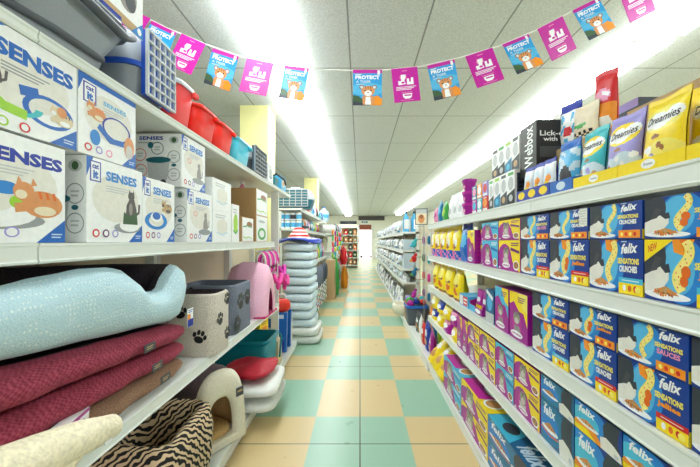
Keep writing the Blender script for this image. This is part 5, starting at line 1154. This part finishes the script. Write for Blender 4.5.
# outside the doorway
t = thing('kick_scooter', 'pink kick scooter standing outside the far doorway', 'scooter', (0.45,23.4,0))
m = MB(); m.box(-0.3,0.3,-0.08,0.08,0.10,0.16,'hotpink',0.01); part('deck', m, t)
for s in (-1,1): m = MB(); m.tube([(s*0.36,-0.03,0.09),(s*0.36,0.03,0.09)],0.09,'rubber',16); part('wheel', m, t)
m = MB(); m.tube([(-0.36,0,0.12),(-0.55,0,0.75)],0.018,'hotpink'); part('stem', m, t)
m = MB(); m.tube([(-0.55,-0.18,0.75),(-0.55,0.18,0.75)],0.016,'rubber'); part('handlebar', m, t)
# ------------------------------------------------------------------ bunting strung across the aisle
YB = 1.97
Wd = lambda px, py: ((px-360)*YB/F_, (241-py)*YB/F_ + 1.2)
t = thing('bunting', 'white string of blue and magenta paper flags strung across the aisle', 'bunting', (0,YB,2.2))
sp = [Wd(*q) for q in ((40,-40),(100,-8),(130,10),(165,27),(205,44),(240,56.5),(285,66),(320,69.5),(350,70.5),(385,70),(420,66.5),(460,57.5),(500,45.5),(535,30.5),(570,12),(600,-3),(640,-22),(700,-52))]
m = MB(); m.tube([(x,0.001,z-2.2) for x, z in sp],0.0035,'string',6); part('string', m, t)
fl = (((125,6),(151,19),0),((152,21),(177,33),1),((182,34),(206,44.5),0),((213,48.5),(239,57),1),((247,58.5),(274,64),0),((285,65.5),(309,69),1),((353,70),(382,70),1),((391,69.5),(417,67),0),((427,66),(454,59.5),1),((465,57),(492,48),0),((502,45),(528,34.5),1),((537,29.5),(562,16.5),0),((572,11),(598,-2),1),((617,-10),(643,-23),0))
def tiger(f):
    f.rect(0,0,1,1,'bsky'); f.ell(0.5,0.45,0.6,0.18,'sky'); f.rect(0,0.90,1,1,'magenta'); f.rect(0.84,0.86,0.93,0.98,'white')
    f.poly([(0,0),(0,0.30),(0.2,0.26),(0.35,0.16),(0.7,0.1),(1,0.06),(1,0)],'dgreen'); f.poly([(0,0),(0,0.12),(0.3,0.08),(0.6,0)],'slate')
    f.poly([(0.6,0.0),(0.66,0.24),(0.86,0.28),(1,0.18),(1,0)],'orange')
    f.poly([(0.34,0.02),(0.32,0.26),(0.72,0.26),(0.74,0.02)],'ginger'); f.poly([(0.42,0.02),(0.44,0.24),(0.6,0.24),(0.62,0.02)],'white')
    for s in (-1,1): f.ell(0.52+s*0.22,0.51,0.085,0.065,'brown'); f.ell(0.52+s*0.22,0.51,0.05,0.04,'ice')
    f.ell(0.52,0.40,0.23,0.15,'ginger'); f.ell(0.52,0.34,0.13,0.08,'white')
    for s in (-1,0,1): f.stroke([(0.52+s*0.1,0.54),(0.52+s*0.07,0.47)],[0.014]*2,'brown')
    for s in (-1,1): f.ell(0.52+s*0.1,0.42,0.03,0.022,'black',8)
    f.poly([(0.48,0.37),(0.56,0.37),(0.52,0.335)],'brown')
    f.text('PROTECT',0.08,0.73,0.92,0.84,'white',0.05); f.text('A TIGER',0.10,0.63,0.62,0.70,'ice',0.03); f.rect(0.08,0.855,0.3,0.875,'white'); f.rect(0.1,0.585,0.4,0.6,'ice')
def promo(f):
    f.rect(0,0,1,1,'magenta'); f.rect(0.4,0.90,0.6,0.925,'pink')
    f.ell(0.42,0.72,0.13,0.07,'pink'); f.poly([(0.22,0.50),(0.22,0.62),(0.34,0.62),(0.34,0.80),(0.54,0.80),(0.50,0.70),(0.46,0.62),(0.50,0.52)],'white'); f.poly([(0.54,0.50),(0.56,0.68),(0.64,0.68),(0.64,0.58),(0.70,0.58),(0.72,0.70),(0.80,0.70),(0.80,0.50)],'white'); f.ell(0.40,0.57,0.07,0.03,'magenta')
    f.lines(0.12,0.34,0.88,0.46,3,'white')
    f.poly([(0.34,0.24),(0.70,0.24),(0.68,0.14),(0.60,0.09),(0.42,0.09),(0.35,0.15)],'white'); f.rect(0.40,0.17,0.66,0.21,'magenta'); f.rect(0.3,0.27,0.72,0.285,'pink'); f.rect(0.25,0.04,0.75,0.055,'pink')
for i, (a, b, kind) in enumerate(fl):
    (xa, za), (xb, zb) = Wd(*a), Wd(*b); w = math.hypot(xb-xa, zb-za); an = math.atan2(zb-za, xb-xa); h = 0.208
    ca, sa_ = cos(an), sin(an)*0.92
    m = MB(); n = 6
    bow = lambda v: 0.0
    fn = lambda p, q, o, w=w: (p*w, bow(1-q)-0.0008-o, (q-1)*h)
    for y, rev in ((0.0,True),):
        vs = []; 
        for j in range(n+1):
            q = j/n; vs += [fn(0,q,0), fn(1,q,0)]
        m.add(vs, [(2*j,2*j+1,2*j+3,2*j+2) for j in range(n)], 'blue' if kind else 'magenta')
        vs2 = [(v[0], v[1]+0.0012, v[2]) for v in vs]; m.add(vs2, [(2*j,2*j+2,2*j+3,2*j+1) for j in range(n)], 'white')
    (tiger if kind else promo)(Face(m,(0,0,-h),(1,0,0),(0,0,1),w,h,fn=lambda p,q,o: fn(p,q,o+0.0016)))
    o = part('flag', m, t, 'blue flag with a tiger cub' if kind else 'magenta flag with white print', loc=(xa,-0.002,za-2.2)); o.rotation_euler = (radians((-7,4,-3,6,-5)[i % 5]),-an,0)
# ------------------------------------------------------------------ camera, daylight, view
cam = bpy.data.cameras.new('camera'); co = bpy.data.objects.new('camera', cam); COL.objects.link(co)
co.location = (0,0,1.2); co.rotation_euler = (pi/2,0,0)
cam.sensor_width = 36; cam.lens = F_/700*36; cam.shift_x = -10/700; cam.shift_y = 7.5/700; cam.clip_start = 0.02
SC.camera = co
w = bpy.data.worlds.new('daylight'); SC.world = w; w.use_nodes = True
bg = w.node_tree.nodes['Background']; bg.inputs['Color'].default_value = (0.95,0.98,1,1); bg.inputs['Strength'].default_value = 1.5
sl = bpy.data.lights.new('sun','SUN'); sl.energy = 7; sl.angle = radians(1); so = bpy.data.objects.new('sun', sl); COL.objects.link(so); so.rotation_euler = (radians(32),0,0)
vs = SC.view_settings; vs.view_transform = 'Standard'; vs.look = 'None'; vs.exposure = 0.13; vs.gamma = 1; vs.use_curve_mapping = False
SC.display_settings.display_device = 'sRGB'
try: SC.cycles.use_denoising = True
except Exception: pass
